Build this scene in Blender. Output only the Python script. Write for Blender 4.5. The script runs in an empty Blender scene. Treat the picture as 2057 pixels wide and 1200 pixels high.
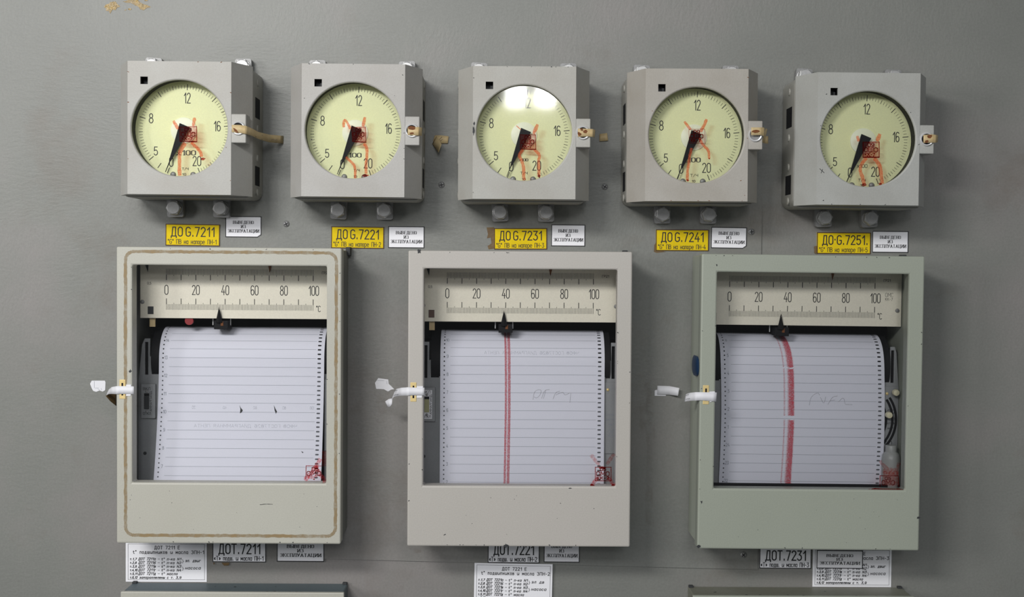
import bpy, bmesh, math, random
from mathutils import Matrix, Vector
from mathutils.geometry import tessellate_polygon
random.seed(7)
SC = bpy.context.scene
COL = SC.collection

# ------------------------------------------------------------------ camera
# The panel wall is the plane y = 0, x runs to the right, z up; things stand out of it towards -y.
Z0 = 1.40                      # camera height above the floor of the hall
FPX, CX, CY, DIST = 2600.0, 1028.5, 600.0, 1.45
YAW, PITCH, ROLL = 0.01145861, -0.02690948, 0.00781492
_cy, _sy, _cp, _sp = math.cos(YAW), math.sin(YAW), math.cos(PITCH), math.sin(PITCH)
AF = Vector((_sy * _cp, _cy * _cp, _sp)); _r = Vector((_cy, -_sy, 0)); _u = _r.cross(AF)
AR = math.cos(ROLL) * _r + math.sin(ROLL) * _u
AU = -math.sin(ROLL) * _r + math.cos(ROLL) * _u
cam_data = bpy.data.cameras.new('camera')
cam_data.sensor_width = 36.0
cam_data.lens = 36.0 * FPX / 2057.0
cam_data.clip_start = 0.05
cam = bpy.data.objects.new('camera', cam_data); COL.objects.link(cam)
cam.matrix_world = Matrix(((AR.x, AU.x, -AF.x, 0.0), (AR.y, AU.y, -AF.y, -DIST), (AR.z, AU.z, -AF.z, Z0), (0, 0, 0, 1)))
SC.camera = cam

# ------------------------------------------------------------------ world, lamps, exposure
SC.view_settings.view_transform = 'Standard'
SC.view_settings.look = 'None'
SC.view_settings.exposure = -0.52
SC.view_settings.gamma = 1.0
SC.view_settings.use_curve_mapping = False
world = bpy.data.worlds.new('world'); SC.world = world; world.use_nodes = True
world.node_tree.nodes['Background'].inputs[0].default_value = (0.92, 0.97, 1.0, 1)
world.node_tree.nodes['Background'].inputs[1].default_value = 0.22
def area(name, loc, target, sx, sy, power, color):
    l = bpy.data.lights.new(name, 'AREA'); l.shape = 'RECTANGLE'; l.size = sx; l.size_y = sy
    l.energy = power; l.color = color
    o = bpy.data.objects.new(name, l); COL.objects.link(o); o.location = loc
    o.rotation_euler = (Vector(target) - Vector(loc)).to_track_quat('-Z', 'Y').to_euler()
    return o
area('ceiling_lamp', (-0.72, -1.55, Z0 + 0.62), (-0.25, 0, Z0 - 0.1), 0.6, 0.16, 25, (1.0, 0.985, 0.96))
area('side_fill', (-1.60, -1.55, Z0 + 0.25), (-0.2, 0, Z0 - 0.1), 0.4, 0.5, 16, (1.0, 0.99, 0.98))  # added light from the far left, lifts the slanted gauge sides
area('front_fill', (-0.05, -2.9, Z0 + 0.95), (0.0, 0, Z0 - 0.25), 1.4, 0.25, 20, (0.97, 0.985, 1.0))  # added front fill behind the camera, brightens charts and labels
for _x in (0.063, 0.172):      # twin lamp at the far side of the hall, mirrored in one gauge glass
    area('tube_lamp', (_x, -3.5, Z0 + 0.70), (_x, 0, Z0 + 0.5), 0.07, 0.24, 4.6, (1.0, 1.0, 1.0))

# ------------------------------------------------------------------ helpers: placing
def at(px, py, n):
    """point of the wall space seen at this pixel of the photo, n mm in front of the wall: (x, height from Z0) in mm"""
    v = AF + AR * ((px - CX) / FPX) + AU * ((CY - py) / FPX)
    t = (DIST - n * 1e-3) / v.y
    return v.x * t * 1e3, v.z * t * 1e3
class Frame:
    """local frame of one thing: origin (mm) on the wall and its slight turn"""
    def __init__(s, x, z, th=0.0): s.x, s.z, s.th = x, z, th
    def loc(s, px, py, n):
        x, z = at(px, py, n); x -= s.x; z -= s.z; c, q = math.cos(s.th), math.sin(s.th)
        return (x * c + z * q, -x * q + z * c)
    def place(s, o):
        o.location = (s.x * 1e-3, 0, Z0 + s.z * 1e-3); o.rotation_euler = (0, -s.th, 0)
def zoomer(s, ox, oy): return lambda a, b: (ox + a / s, oy + b / s)
def tag(o, label, cat, group=None):
    o['label'] = label; o['category'] = cat
    if group: o['group'] = group
    return o
def thing(name, fr, label, cat, group=None):
    o = bpy.data.objects.new(name, None); o.empty_display_size = 0.02; COL.objects.link(o); fr.place(o)
    return tag(o, label, cat, group)

# ------------------------------------------------------------------ helpers: meshes (all in mm: u right, v up, n out of the wall)
class MB:
    def __init__(s): s.v = []; s.f = []; s.mi = []
    def p(s, u, v, n): s.v.append((u * 1e-3, -n * 1e-3, v * 1e-3)); return len(s.v) - 1
    def face(s, idx, m=0): s.f.append(tuple(idx)); s.mi.append(m)
    def poly(s, pts, m=0): s.face([s.p(*q) for q in pts], m)
    def box(s, u0, u1, v0, v1, n0, n1, m=0):
        a = [s.p(u, v, n) for n in (n0, n1) for (u, v) in ((u0, v0), (u1, v0), (u1, v1), (u0, v1))]
        for q in ((3, 2, 1, 0), (4, 5, 6, 7), (0, 1, 5, 4), (1, 2, 6, 5), (2, 3, 7, 6), (3, 0, 4, 7)): s.face([a[i] for i in q], m)
        return s
    def plate(s, outer, holes, n0, n1, m=0, back=True):
        """flat plate with holes: outlines in (u, v)"""
        loops = [list(outer)] + [list(h) for h in holes]
        tris = tessellate_polygon([[Vector((a, b, 0)) for a, b in l] for l in loops])
        flat = [q for l in loops for q in l]
        fi = [s.p(a, b, n1) for a, b in flat]; bi = [s.p(a, b, n0) for a, b in flat]
        for t in tris:
            (ax, ay), (bx, by), (cx, cy) = (flat[i] for i in t)
            if (bx - ax) * (cy - ay) - (by - ay) * (cx - ax) < 0: t = (t[0], t[2], t[1])
            s.face([fi[i] for i in t], m)
            if back: s.face([bi[i] for i in reversed(t)], m)
        k = 0
        for li, l in enumerate(loops):
            ar = sum(l[i][0] * l[(i + 1) % len(l)][1] - l[(i + 1) % len(l)][0] * l[i][1] for i in range(len(l)))
            for i in range(len(l)):
                a, b = k + i, k + (i + 1) % len(l)
                q = [bi[a], bi[b], fi[b], fi[a]]
                if (ar < 0) != (li > 0): q.reverse()
                s.face(q, m)
            k += len(l)
        return s
    def cyl(s, u, v, r, n0, n1, seg=28, r1=None, m=0, rot=0.0, cap=True):
        r1 = r if r1 is None else r1
        A = [2 * math.pi * i / seg + rot for i in range(seg)]
        b = [s.p(u + r * math.cos(a), v + r * math.sin(a), n0) for a in A]; t = [s.p(u + r1 * math.cos(a), v + r1 * math.sin(a), n1) for a in A]
        for i in range(seg): j = (i + 1) % seg; s.face((b[i], b[j], t[j], t[i]), m)
        if cap: s.face(t, m); s.face(b[::-1], m)
        return s
    def lathe(s, u, v, prof, seg=40, m=0):
        """rings (r, n) about an axis out of the wall"""
        rows = [[s.p(u + r * math.cos(2 * math.pi * i / seg), v + r * math.sin(2 * math.pi * i / seg), n) for i in range(seg)] for r, n in prof]
        for a, b in zip(rows, rows[1:]):
            for i in range(seg): j = (i + 1) % seg; s.face((a[i], a[j], b[j], b[i]), m)
        return s
    def lathe_v(s, u, n, prof, seg=24, m=0):
        """rings (r, v) about an upright axis"""
        rows = [[s.p(u + r * math.cos(2 * math.pi * i / seg), v, n + r * math.sin(2 * math.pi * i / seg)) for i in range(seg)] for r, v in prof]
        for a, b in zip(rows, rows[1:]):
            for i in range(seg): j = (i + 1) % seg; s.face((a[i], b[i], b[j], a[j]), m)
        s.face(rows[0], m); s.face(rows[-1][::-1], m)
        return s
    def lathe_u(s, v, n, prof, seg=32, m=0):
        """rings (r, u) about a level axis"""
        rows = [[s.p(u, v + r * math.cos(2 * math.pi * i / seg), n + r * math.sin(2 * math.pi * i / seg)) for i in range(seg)] for r, u in prof]
        for a, b in zip(rows, rows[1:]):
            for i in range(seg): j = (i + 1) % seg; s.face((a[i], a[j], b[j], b[i]), m)
        s.face(rows[0], m); s.face(rows[-1][::-1], m)
        return s
    def seg(s, a, b, w, n, f=None, ext=0.45, m=0):
        dx, dy = b[0] - a[0], b[1] - a[1]; L = math.hypot(dx, dy)
        if L < 1e-6: return
        dx /= L; dy /= L; e = w * ext; h = w / 2
        q = [(a[0] - dx * e + dy * h, a[1] - dy * e - dx * h), (b[0] + dx * e + dy * h, b[1] + dy * e - dx * h),
             (b[0] + dx * e - dy * h, b[1] + dy * e + dx * h), (a[0] - dx * e - dy * h, a[1] - dy * e + dx * h)]
        s.k = (getattr(s, 'k', 0) + 1) % 7; dn = s.k * 0.008
        s.face([s.p(a[0], a[1], a[2] + dn) for a in ((f(*c) if f else (c[0], c[1], n)) for c in q)], m)
    def line(s, pts, w, n, f=None, m=0):
        for a, b in zip(pts, pts[1:]): s.seg(a, b, w, n, f, m=m)
        return s
    def brush(s, pts, w, n, f=None, m=0, jit=0.0):
        """one continuous stroke with even joints"""
        pts = smooth(pts); rows = []
        for i, (x, y) in enumerate(pts):
            a = pts[max(i - 1, 0)]; b = pts[min(i + 1, len(pts) - 1)]
            dx, dy = b[0] - a[0], b[1] - a[1]; L = math.hypot(dx, dy) or 1
            h = w / 2 * (1 + random.uniform(-jit, jit)) * (0.75 if i in (0, len(pts) - 1) else 1); k = w / 2 * (1 + random.uniform(-jit, jit)) * (0.75 if i in (0, len(pts) - 1) else 1)
            rows.append([s.p(*(f(c, d) if f else (c, d, n))) for c, d in ((x + dy / L * h, y - dx / L * h), (x - dy / L * k, y + dx / L * k))])
        for a, b in zip(rows, rows[1:]): s.face((a[0], b[0], b[1], a[1]), m)
        return s
    def blob(s, u, v, ru, rv, n, rot=0.0, m=0, seg=14, jit=0.22, f=None):
        c, q = math.cos(rot), math.sin(rot); pts = []
        for i in range(seg):
            a = 2 * math.pi * i / seg; k = 1 + random.uniform(-jit, jit); x, y = ru * k * math.cos(a), rv * k * math.sin(a)
            pts.append((u + x * c - y * q, v + x * q + y * c))
        s.face([s.p(*(f(*c2) if f else (c2[0], c2[1], n))) for c2 in pts], m)
        return s
    def rect_line(s, u0, u1, v0, v1, w, n, m=0):
        return s.line([(u0, v0), (u1, v0), (u1, v1), (u0, v1), (u0, v0)], w, n, m=m)
    def build(s, name, mats, parent=None, bevel=0, smooth_angle=None, thick=0, recalc=False):
        me = bpy.data.meshes.new(name); me.from_pydata(s.v, [], s.f)
        if not isinstance(mats, (list, tuple)): mats = [mats]
        for x in mats: me.materials.append(x)
        for pl, k in zip(me.polygons, s.mi): pl.material_index = k
        if recalc or bevel:
            bm = bmesh.new(); bm.from_mesh(me)
            bmesh.ops.remove_doubles(bm, verts=bm.verts, dist=1e-6)
            bmesh.ops.recalc_face_normals(bm, faces=bm.faces)
            bm.to_mesh(me); bm.free()
        if smooth_angle is not None:
            for pl in me.polygons: pl.use_smooth = True
            me.set_sharp_from_angle(angle=math.radians(smooth_angle))
        o = bpy.data.objects.new(name, me); COL.objects.link(o)
        if parent: o.parent = parent
        if bevel:
            b = o.modifiers.new('edge', 'BEVEL'); b.width = bevel * 1e-3; b.segments = 2; b.limit_method = 'ANGLE'; b.angle_limit = math.radians(28)
            b.harden_normals = False
        if thick:
            t = o.modifiers.new('thick', 'SOLIDIFY'); t.thickness = thick * 1e-3; t.offset = 0
        return o
def smooth(p, it=2):
    for _ in range(it):
        if len(p) < 3: 
            p = [p[0]] + [((p[0][0] * (4 - k) + p[1][0] * k) / 4, (p[0][1] * (4 - k) + p[1][1] * k) / 4) for k in (1, 2, 3)] + [p[-1]]; break
        q = [p[0]]
        for a, b in zip(p, p[1:]): q += [(a[0] * .75 + b[0] * .25, a[1] * .75 + b[1] * .25), (a[0] * .25 + b[0] * .75, a[1] * .25 + b[1] * .75)]
        p = q + [p[-1]]
    return p
def circle(u, v, r, seg=72): return [(u + r * math.cos(2 * math.pi * i / seg), v + r * math.sin(2 * math.pi * i / seg)) for i in range(seg)]
def rect(u0, u1, v0, v1): return [(u0, v0), (u1, v0), (u1, v1), (u0, v1)]
def rrect(u0, u1, v0, v1, r, k=6):
    out = []
    for cx, cy, a0 in ((u1 - r, v0 + r, -90), (u1 - r, v1 - r, 0), (u0 + r, v1 - r, 90), (u0 + r, v0 + r, 180)):
        for i in range(k + 1): a = math.radians(a0 + 90 * i / k); out.append((cx + r * math.cos(a), cy + r * math.sin(a)))
    return out

# ------------------------------------------------------------------ stroke lettering (cap height 10)
def E(cx, cy, rx, ry, a0, a1):
    n = max(3, int(abs(a1 - a0) / 26)); return [(cx + rx * math.cos(math.radians(a0 + (a1 - a0) * i / n)), cy + ry * math.sin(math.radians(a0 + (a1 - a0) * i / n))) for i in range(n + 1)]
_O = E(2.3, 7.6, 2.3, 2.4, 0, 180) + E(2.3, 2.4, 2.3, 2.4, 180, 360); _O.append(_O[0])
_six = [E(2.4, 7.6, 2.3, 2.4, 30, 180) + [(0.1, 3)], E(2.4, 2.9, 2.3, 2.9, 180, 540)]
_D = [[(0, -1.7), (0, 0), (5.6, 0), (5.6, -1.7)], [(0.8, 0), (1.7, 10), (4.7, 10), (4.7, 0)]]
GL = {
 '0': (4.6, [_O]), '1': (3.0, [[(0.4, 7.4), (2.6, 10), (2.6, 0)]]), '2': (4.6, [E(2.3, 7.6, 2.2, 2.4, 165, -28) + [(0.1, 0), (4.6, 0)]]),
 '3': (4.6, [[(0.2, 10), (4.3, 10), (2.0, 5.9)] + E(2.1, 2.9, 2.4, 2.9, 80, -150)]), '4': (4.9, [[(3.0, 10), (0, 3), (4.9, 3)], [(3.6, 5.4), (3.6, 0)]]),
 '5': (4.6, [[(4.2, 10), (0.6, 10), (0.3, 5.4)] + E(2.2, 3.1, 2.4, 3.1, 120, -150)]), '6': (4.7, _six), '7': (4.4, [[(0, 10), (4.4, 10), (1.5, 0)]]),
 '8': (4.8, [E(2.4, 7.7, 2.0, 2.3, -90, 270), E(2.4, 2.7, 2.4, 2.7, 90, 450)]), '9': (4.7, [[(4.8 - x, 10 - y) for x, y in l] for l in _six]),
 'А': (4.8, [[(0, 0), (2.4, 10), (4.8, 0)], [(0.8, 3.2), (4, 3.2)]]),
 'Б': (4.6, [[(4.2, 10), (0, 10), (0, 0), (2.4, 0)] + E(2.4, 2.8, 2.2, 2.8, -90, 90) + [(0, 5.6)]]),
 'В': (4.6, [[(0, 0), (0, 10), (2.2, 10)] + E(2.2, 7.7, 2, 2.3, 90, -90) + [(0, 5.4)], [(2.2, 5.4)] + E(2.2, 2.7, 2.4, 2.7, 90, -90) + [(0, 0)]]),
 'Г': (4.0, [[(0, 0), (0, 10), (4, 10)]]), 'Д': (5.6, _D), 'Е': (4.2, [[(4.2, 10), (0, 10), (0, 0), (4.2, 0)], [(0, 5.2), (3.6, 5.2)]]),
 'З': (4.6, [E(2.1, 7.6, 2.1, 2.4, 150, -80) , E(2.1, 2.6, 2.4, 2.7, 85, -150)]), 'И': (4.6, [[(0, 10), (0, 0)], [(0, 0), (4.6, 10)], [(4.6, 10), (4.6, 0)]]),
 'К': (4.6, [[(0, 0), (0, 10)], [(4.4, 10), (0, 4.6)], [(1.2, 6), (4.6, 0)]]), 'Л': (4.8, [[(0, 0), (1.3, 10), (4.8, 10), (4.8, 0)]]),
 'М': (5.6, [[(0, 0), (0, 10), (2.8, 3.5), (5.6, 10), (5.6, 0)]]), 'Н': (4.6, [[(0, 0), (0, 10)], [(4.6, 0), (4.6, 10)], [(0, 5), (4.6, 5)]]), 'О': (4.6, [_O]),
 'П': (4.6, [[(0, 0), (0, 10)], [(0, 10), (4.6, 10)], [(4.6, 10), (4.6, 0)]]), 'Р': (4.6, [[(0, 0), (0, 10), (2.4, 10)] + E(2.4, 7.4, 2.2, 2.6, 90, -90) + [(0, 4.8)]]),
 'С': (4.5, [E(2.3, 7.6, 2.3, 2.4, 25, 180) + E(2.3, 2.4, 2.3, 2.4, 180, 335)]), 'Т': (4.8, [[(0, 10), (4.8, 10)], [(2.4, 10), (2.4, 0)]]),
 'У': (4.8, [[(0, 10), (2.5, 3.4)], [(4.8, 10), (2.0, 1.2), (1.2, 0), (0.4, 0.2)]]), 'Ц': (5.4, [[(0, 10), (0, 0), (5.2, 0), (5.2, -1.9)], [(4.4, 10), (4.4, 0)]]),
 'Ф': (6.0, [[(3, -.6), (3, 10.4)], E(3, 5.4, 3, 3.0, 0, 360)]), 'Я': (4.6, [[(4.6, 0), (4.6, 10), (2.2, 10)] + E(2.2, 7.4, 2.2, 2.6, 90, 270) + [(4.6, 4.8)], [(2.4, 4.8), (0, 0)]]),
 'Ч': (4.4, [[(0, 10), (0, 6.2), (1.0, 4.8), (4.4, 4.8)], [(4.4, 10), (4.4, 0)]]), 'Ш': (6.2, [[(0, 10), (0, 0), (6.2, 0), (6.2, 10)], [(3.1, 0), (3.1, 10)]]),
 'Ы': (6.0, [[(0, 10), (0, 0), (1.8, 0)] + E(1.8, 2.8, 2, 2.8, -90, 90) + [(0, 5.6)], [(6.0, 0), (6.0, 10)]]),
 'Э': (4.5, [E(2.2, 7.4, 2.3, 2.6, 150, 0) + E(2.2, 2.6, 2.3, 2.6, 0, -150), [(1.4, 5), (4.5, 5)]]), 'Ь': (4.4, [[(0, 10), (0, 0), (2, 0)] + E(2, 2.8, 2.2, 2.8, -90, 90) + [(0, 5.6)]]),
 'G': (4.8, [E(2.4, 7.6, 2.4, 2.4, 25, 180) + E(2.4, 2.4, 2.4, 2.4, 180, 360) + [(4.8, 4.6), (2.8, 4.6)]]), 'N': (4.4, [[(0, 0), (0, 10), (4.4, 0), (4.4, 10)]]),
 't': (3.2, [[(1.2, 9), (1.2, 1.4), (2.2, 0), (3.3, 0.7)], [(0, 6.5), (3, 6.5)]]), 'х': (4.2, [[(0, 0), (4.0, 7)], [(0, 7), (4.0, 0)]]), 'Х': (4.8, [[(0, 0), (4.8, 10)], [(0, 10), (4.8, 0)]]),
 'а': (4.1, [E(2.0, 4.8, 2, 2.2, 0, 180) + E(2, 2.2, 2, 2.2, 180, 360), [(4.0, 7), (4.0, 0)]]), 'е': (4.2, [[(0, 3.7), (4.2, 3.7)] + E(2.1, 4.8, 2.1, 2.2, 0, 180) + E(2.1, 2.2, 2.1, 2.2, 180, 325)]),
 'р': (4.2, [[(0, -3), (0, 7)], [(0, 0)] + E(2.2, 2.2, 2, 2.2, -90, 0) + E(2.2, 4.8, 2, 2.2, 0, 90) + [(0, 7)]]), 'б': (4.4, [[(4.2, 9.6), (1.6, 8.6), (0.2, 5.2)] + E(2.2, 2.6, 2.1, 2.7, 170, 530)]),
 'и': (4.2, [[(0, 7), (0, 1)] + E(1.6, 1.4, 1.6, 1.4, 180, 270) + [(4.2, 4)], [(4.2, 7), (4.2, 0)]]), '\u2009': (0.1, []), 'т': (4.4, [[(0, 7), (4.4, 7)], [(2.2, 7), (2.2, 0)]]),
 '°': (2.2, [E(1, 9, 1, 1, 0, 360)]), '"': (2.2, [[(0.3, 10), (0.3, 7.4)], [(1.9, 10), (1.9, 7.4)]]), '-': (3.0, [[(0.2, 4.4), (2.8, 4.4)]]), '–': (4.6, [[(0.2, 4.4), (4.4, 4.4)]]),
 '.': (1.3, [[(0.65, 0), (0.65, 1.1)]]), ',': (1.3, [[(0.9, 0.9), (0.3, -1.8)]]), '·': (1.3, [[(0.6, 5), (0.6, 6)]]), '/': (4.0, [[(0, -1), (4, 10.5)]]),
 '«': (3.4, [[(1.5, 6.4), (0.2, 4), (1.5, 1.6)], [(3.2, 6.4), (1.9, 4), (3.2, 1.6)]]), '»': (3.4, [[(0.2, 6.4), (1.5, 4), (0.2, 1.6)], [(1.9, 6.4), (3.2, 4), (1.9, 1.6)]]),
 '}': (2.4, [[(0, 12), (1.2, 11), (1.2, 7), (2.4, 5.5), (1.2, 4), (1.2, 0), (0, -1)]]), ' ': (3.4, []),
}
for a, b in zip('ABCEHKMOPTXx', 'АВСЕНКМОРТХх'): GL.setdefault(a, GL[b])
def glyph(c):
    if c in GL: return GL[c]
    w, l = GL[c.upper()]; return (w * 0.72, [[(x * 0.72, y * 0.70) for x, y in q] for q in l])
def text(mb, t, u0, u1, v, h, w, n, serif=False, shear=0.0, f=None, gap=1.7, mirror=False, m=0, slope=0.0):
    """lettering on the base line v from u0 to u1 (u1 None: natural width), cap height h, stroke width w"""
    x = 0.0; runs = []
    for c in t:
        gw, ls = glyph(c); runs.append((x, gw, ls)); x += gw + gap
    tot = x - gap; k = h / 10.0; sx = k if u1 is None else (u1 - u0) / tot
    def P(a, b):
        if mirror: a = tot - a
        X = a + shear * b * (k / sx)
        return (u0 + X * sx, v + b * k + slope * X * sx)
    for x0, gw, ls in runs:
        for l in ls:
            for a, b in zip(l, l[1:]):
                ww = w
                if serif: ww = w * (1.45 if abs(b[1] - a[1]) * k > abs(b[0] - a[0]) * sx * 1.2 else 0.75)
                mb.seg(P(x0 + a[0], a[1]), P(x0 + b[0], b[1]), ww, n, f, m=m, ext=0.3 if serif else 0.45)
            if serif:
                for e, o in ((l[0], l[1]), (l[-1], l[-2])):
                    if (abs(e[1]) < .1 or abs(e[1] - 10) < .1) and abs(o[0] - e[0]) < abs(o[1] - e[1]):
                        mb.seg(P(x0 + e[0] - 1.1, e[1]), P(x0 + e[0] + 1.1, e[1]), w * .7, n, f, m=m)
    return mb

# ------------------------------------------------------------------ materials
MATS = {}
class NT:
    def __init__(s, name):
        s.m = bpy.data.materials.new(name); s.m.use_nodes = True; s.t = s.m.node_tree; s.b = s.t.nodes['Principled BSDF']; s.o = s.t.nodes['Material Output']
    def n(s, kind, **kw):
        x = s.t.nodes.new(kind)
        for k, v in kw.items():
            if k in x.inputs: x.inputs[k].default_value = v
            else: setattr(x, k, v)
        return x
    def l(s, a, b): s.t.links.new(a, b)
def rgb(c): return (c[0], c[1], c[2], 1)
def paint(name, col, col2=None, rough=0.5, patch=6.0, fine=700.0, bump=0.08, bscale=700.0, speck=None, speck_amt=0.0, stretch=(1, 1, 1), metal=0.0, spec=0.4):
    k = NT(name); tc = k.n('ShaderNodeTexCoord'); mp = k.n('ShaderNodeMapping'); mp.inputs['Scale'].default_value = stretch
    k.l(tc.outputs['Object'], mp.inputs['Vector'])
    n1 = k.n('ShaderNodeTexNoise', Scale=patch, Detail=6.0, Roughness=0.6); k.l(tc.outputs['Object'], n1.inputs['Vector'])
    r1 = k.n('ShaderNodeMapRange'); r1.inputs[1].default_value = 0.35; r1.inputs[2].default_value = 0.65; k.l(n1.outputs['Fac'], r1.inputs[0])
    mx = k.n('ShaderNodeMix', data_type='RGBA'); mx.inputs[6].default_value = rgb(col); mx.inputs[7].default_value = rgb(col2 or [c * 0.86 for c in col]); k.l(r1.outputs[0], mx.inputs[0])
    n2 = k.n('ShaderNodeTexNoise', Scale=fine, Detail=3.0, Roughness=0.6); k.l(mp.outputs[0], n2.inputs['Vector'])
    r2 = k.n('ShaderNodeMapRange'); r2.inputs[1].default_value = 0.25; r2.inputs[2].default_value = 0.75; r2.inputs[3].default_value = 0.95; r2.inputs[4].default_value = 1.05; k.l(n2.outputs['Fac'], r2.inputs[0])
    mul = k.n('ShaderNodeMix', data_type='RGBA', blend_type='MULTIPLY'); mul.inputs[0].default_value = 1.0; k.l(mx.outputs[2], mul.inputs[6]); k.l(r2.outputs[0], mul.inputs[7])
    out = mul.outputs[2]
    if speck:
        n3 = k.n('ShaderNodeTexNoise', Scale=90.0, Detail=4.0, Roughness=0.7); k.l(tc.outputs['Object'], n3.inputs['Vector'])
        r3 = k.n('ShaderNodeMapRange'); r3.inputs[1].default_value = 0.72 - speck_amt; r3.inputs[2].default_value = 0.76 - speck_amt; k.l(n3.outputs['Fac'], r3.inputs[0])
        m3 = k.n('ShaderNodeMix', data_type='RGBA'); m3.inputs[7].default_value = rgb(speck); k.l(r3.outputs[0], m3.inputs[0]); k.l(out, m3.inputs[6]); out = m3.outputs[2]
    k.l(out, k.b.inputs['Base Color'])
    k.b.inputs['Roughness'].default_value = rough; k.b.inputs['Metallic'].default_value = metal; k.b.inputs['Specular IOR Level'].default_value = spec
    nb = k.n('ShaderNodeTexNoise', Scale=bscale, Detail=3.0, Roughness=0.55); k.l(mp.outputs[0], nb.inputs['Vector'])
    bp = k.n('ShaderNodeBump', Strength=bump * 3, Distance=0.0006); k.l(nb.outputs['Fac'], bp.inputs['Height']); k.l(bp.outputs[0], k.b.inputs['Normal'])
    MATS[name] = k.m; return k.m
def plain(name, col, rough=0.6, metal=0.0, spec=0.4, var=0.12, scale=400.0):
    k = NT(name); tc = k.n('ShaderNodeTexCoord'); n = k.n('ShaderNodeTexNoise', Scale=scale, Detail=3.0); k.l(tc.outputs['Object'], n.inputs['Vector'])
    mx = k.n('ShaderNodeMix', data_type='RGBA'); mx.inputs[6].default_value = rgb([c * (1 - var) for c in col]); mx.inputs[7].default_value = rgb([min(1, c * (1 + var)) for c in col]); k.l(n.outputs['Fac'], mx.inputs[0]); k.l(mx.outputs[2], k.b.inputs['Base Color'])
    k.b.inputs['Roughness'].default_value = rough; k.b.inputs['Metallic'].default_value = metal; k.b.inputs['Specular IOR Level'].default_value = spec
    MATS[name] = k.m; return k.m
def ink(name, col, lo, hi, scale=900.0, a0=0.0, a1=1.0, rough=0.6):
    """thin broken colour: lets the ground show through where the noise is low"""
    k = NT(name); tc = k.n('ShaderNodeTexCoord'); n = k.n('ShaderNodeTexNoise', Scale=scale, Detail=4.0, Roughness=0.7); k.l(tc.outputs['Object'], n.inputs['Vector'])
    r = k.n('ShaderNodeMapRange'); r.inputs[1].default_value = lo; r.inputs[2].default_value = hi; r.inputs[3].default_value = a0; r.inputs[4].default_value = a1; k.l(n.outputs['Fac'], r.inputs[0])
    k.b.inputs['Base Color'].default_value = rgb(col); k.b.inputs['Roughness'].default_value = rough; k.l(r.outputs[0], k.b.inputs['Alpha'])
    MATS[name] = k.m; return k.m
def stain(name, col, lo, hi, scale=700.0, a0=0.2, a1=1.0, body=0.2, bcol=None):
    """translucent crayon or stamp ink on glass: tints what lies behind it, with a little colour of its own"""
    k = NT(name); tc = k.n('ShaderNodeTexCoord'); n = k.n('ShaderNodeTexNoise', Scale=scale, Detail=4.0, Roughness=0.7); k.l(tc.outputs['Object'], n.inputs['Vector'])
    r = k.n('ShaderNodeMapRange'); r.inputs[1].default_value = lo; r.inputs[2].default_value = hi; r.inputs[3].default_value = a0; r.inputs[4].default_value = a1; k.l(n.outputs['Fac'], r.inputs[0])
    mx = k.n('ShaderNodeMix', data_type='RGBA'); mx.inputs[6].default_value = (1, 1, 1, 1); mx.inputs[7].default_value = rgb(col); k.l(r.outputs[0], mx.inputs[0])
    tr = k.n('ShaderNodeBsdfTransparent'); k.l(mx.outputs[2], tr.inputs[0])
    mu = k.n('ShaderNodeMath', operation='MULTIPLY'); mu.inputs[1].default_value = body; k.l(r.outputs[0], mu.inputs[0])
    k.b.inputs['Base Color'].default_value = rgb(bcol or col); k.b.inputs['Roughness'].default_value = 0.6; k.b.inputs['Specular IOR Level'].default_value = 0.2
    ms = k.n('ShaderNodeMixShader'); k.l(mu.outputs[0], ms.inputs[0]); k.l(tr.outputs[0], ms.inputs[1]); k.l(k.b.outputs[0], ms.inputs[2]); k.l(ms.outputs[0], k.o.inputs[0])
    MATS[name] = k.m; return k.m
def glass(name, rough=0.03, tint=(0.99, 0.995, 0.99)):
    k = NT(name); k.t.nodes.remove(k.b); tr = k.n('ShaderNodeBsdfTransparent'); tr.inputs[0].default_value = rgb(tint)
    gl = k.n('ShaderNodeBsdfGlossy'); gl.inputs['Roughness'].default_value = rough
    lw = k.n('ShaderNodeFresnel', IOR=1.5); mx = k.n('ShaderNodeMixShader'); k.l(lw.outputs[0], mx.inputs[0]); k.l(tr.outputs[0], mx.inputs[1]); k.l(gl.outputs[0], mx.inputs[2]); k.l(mx.outputs[0], k.o.inputs[0])
    MATS[name] = k.m; return k.m
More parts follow.
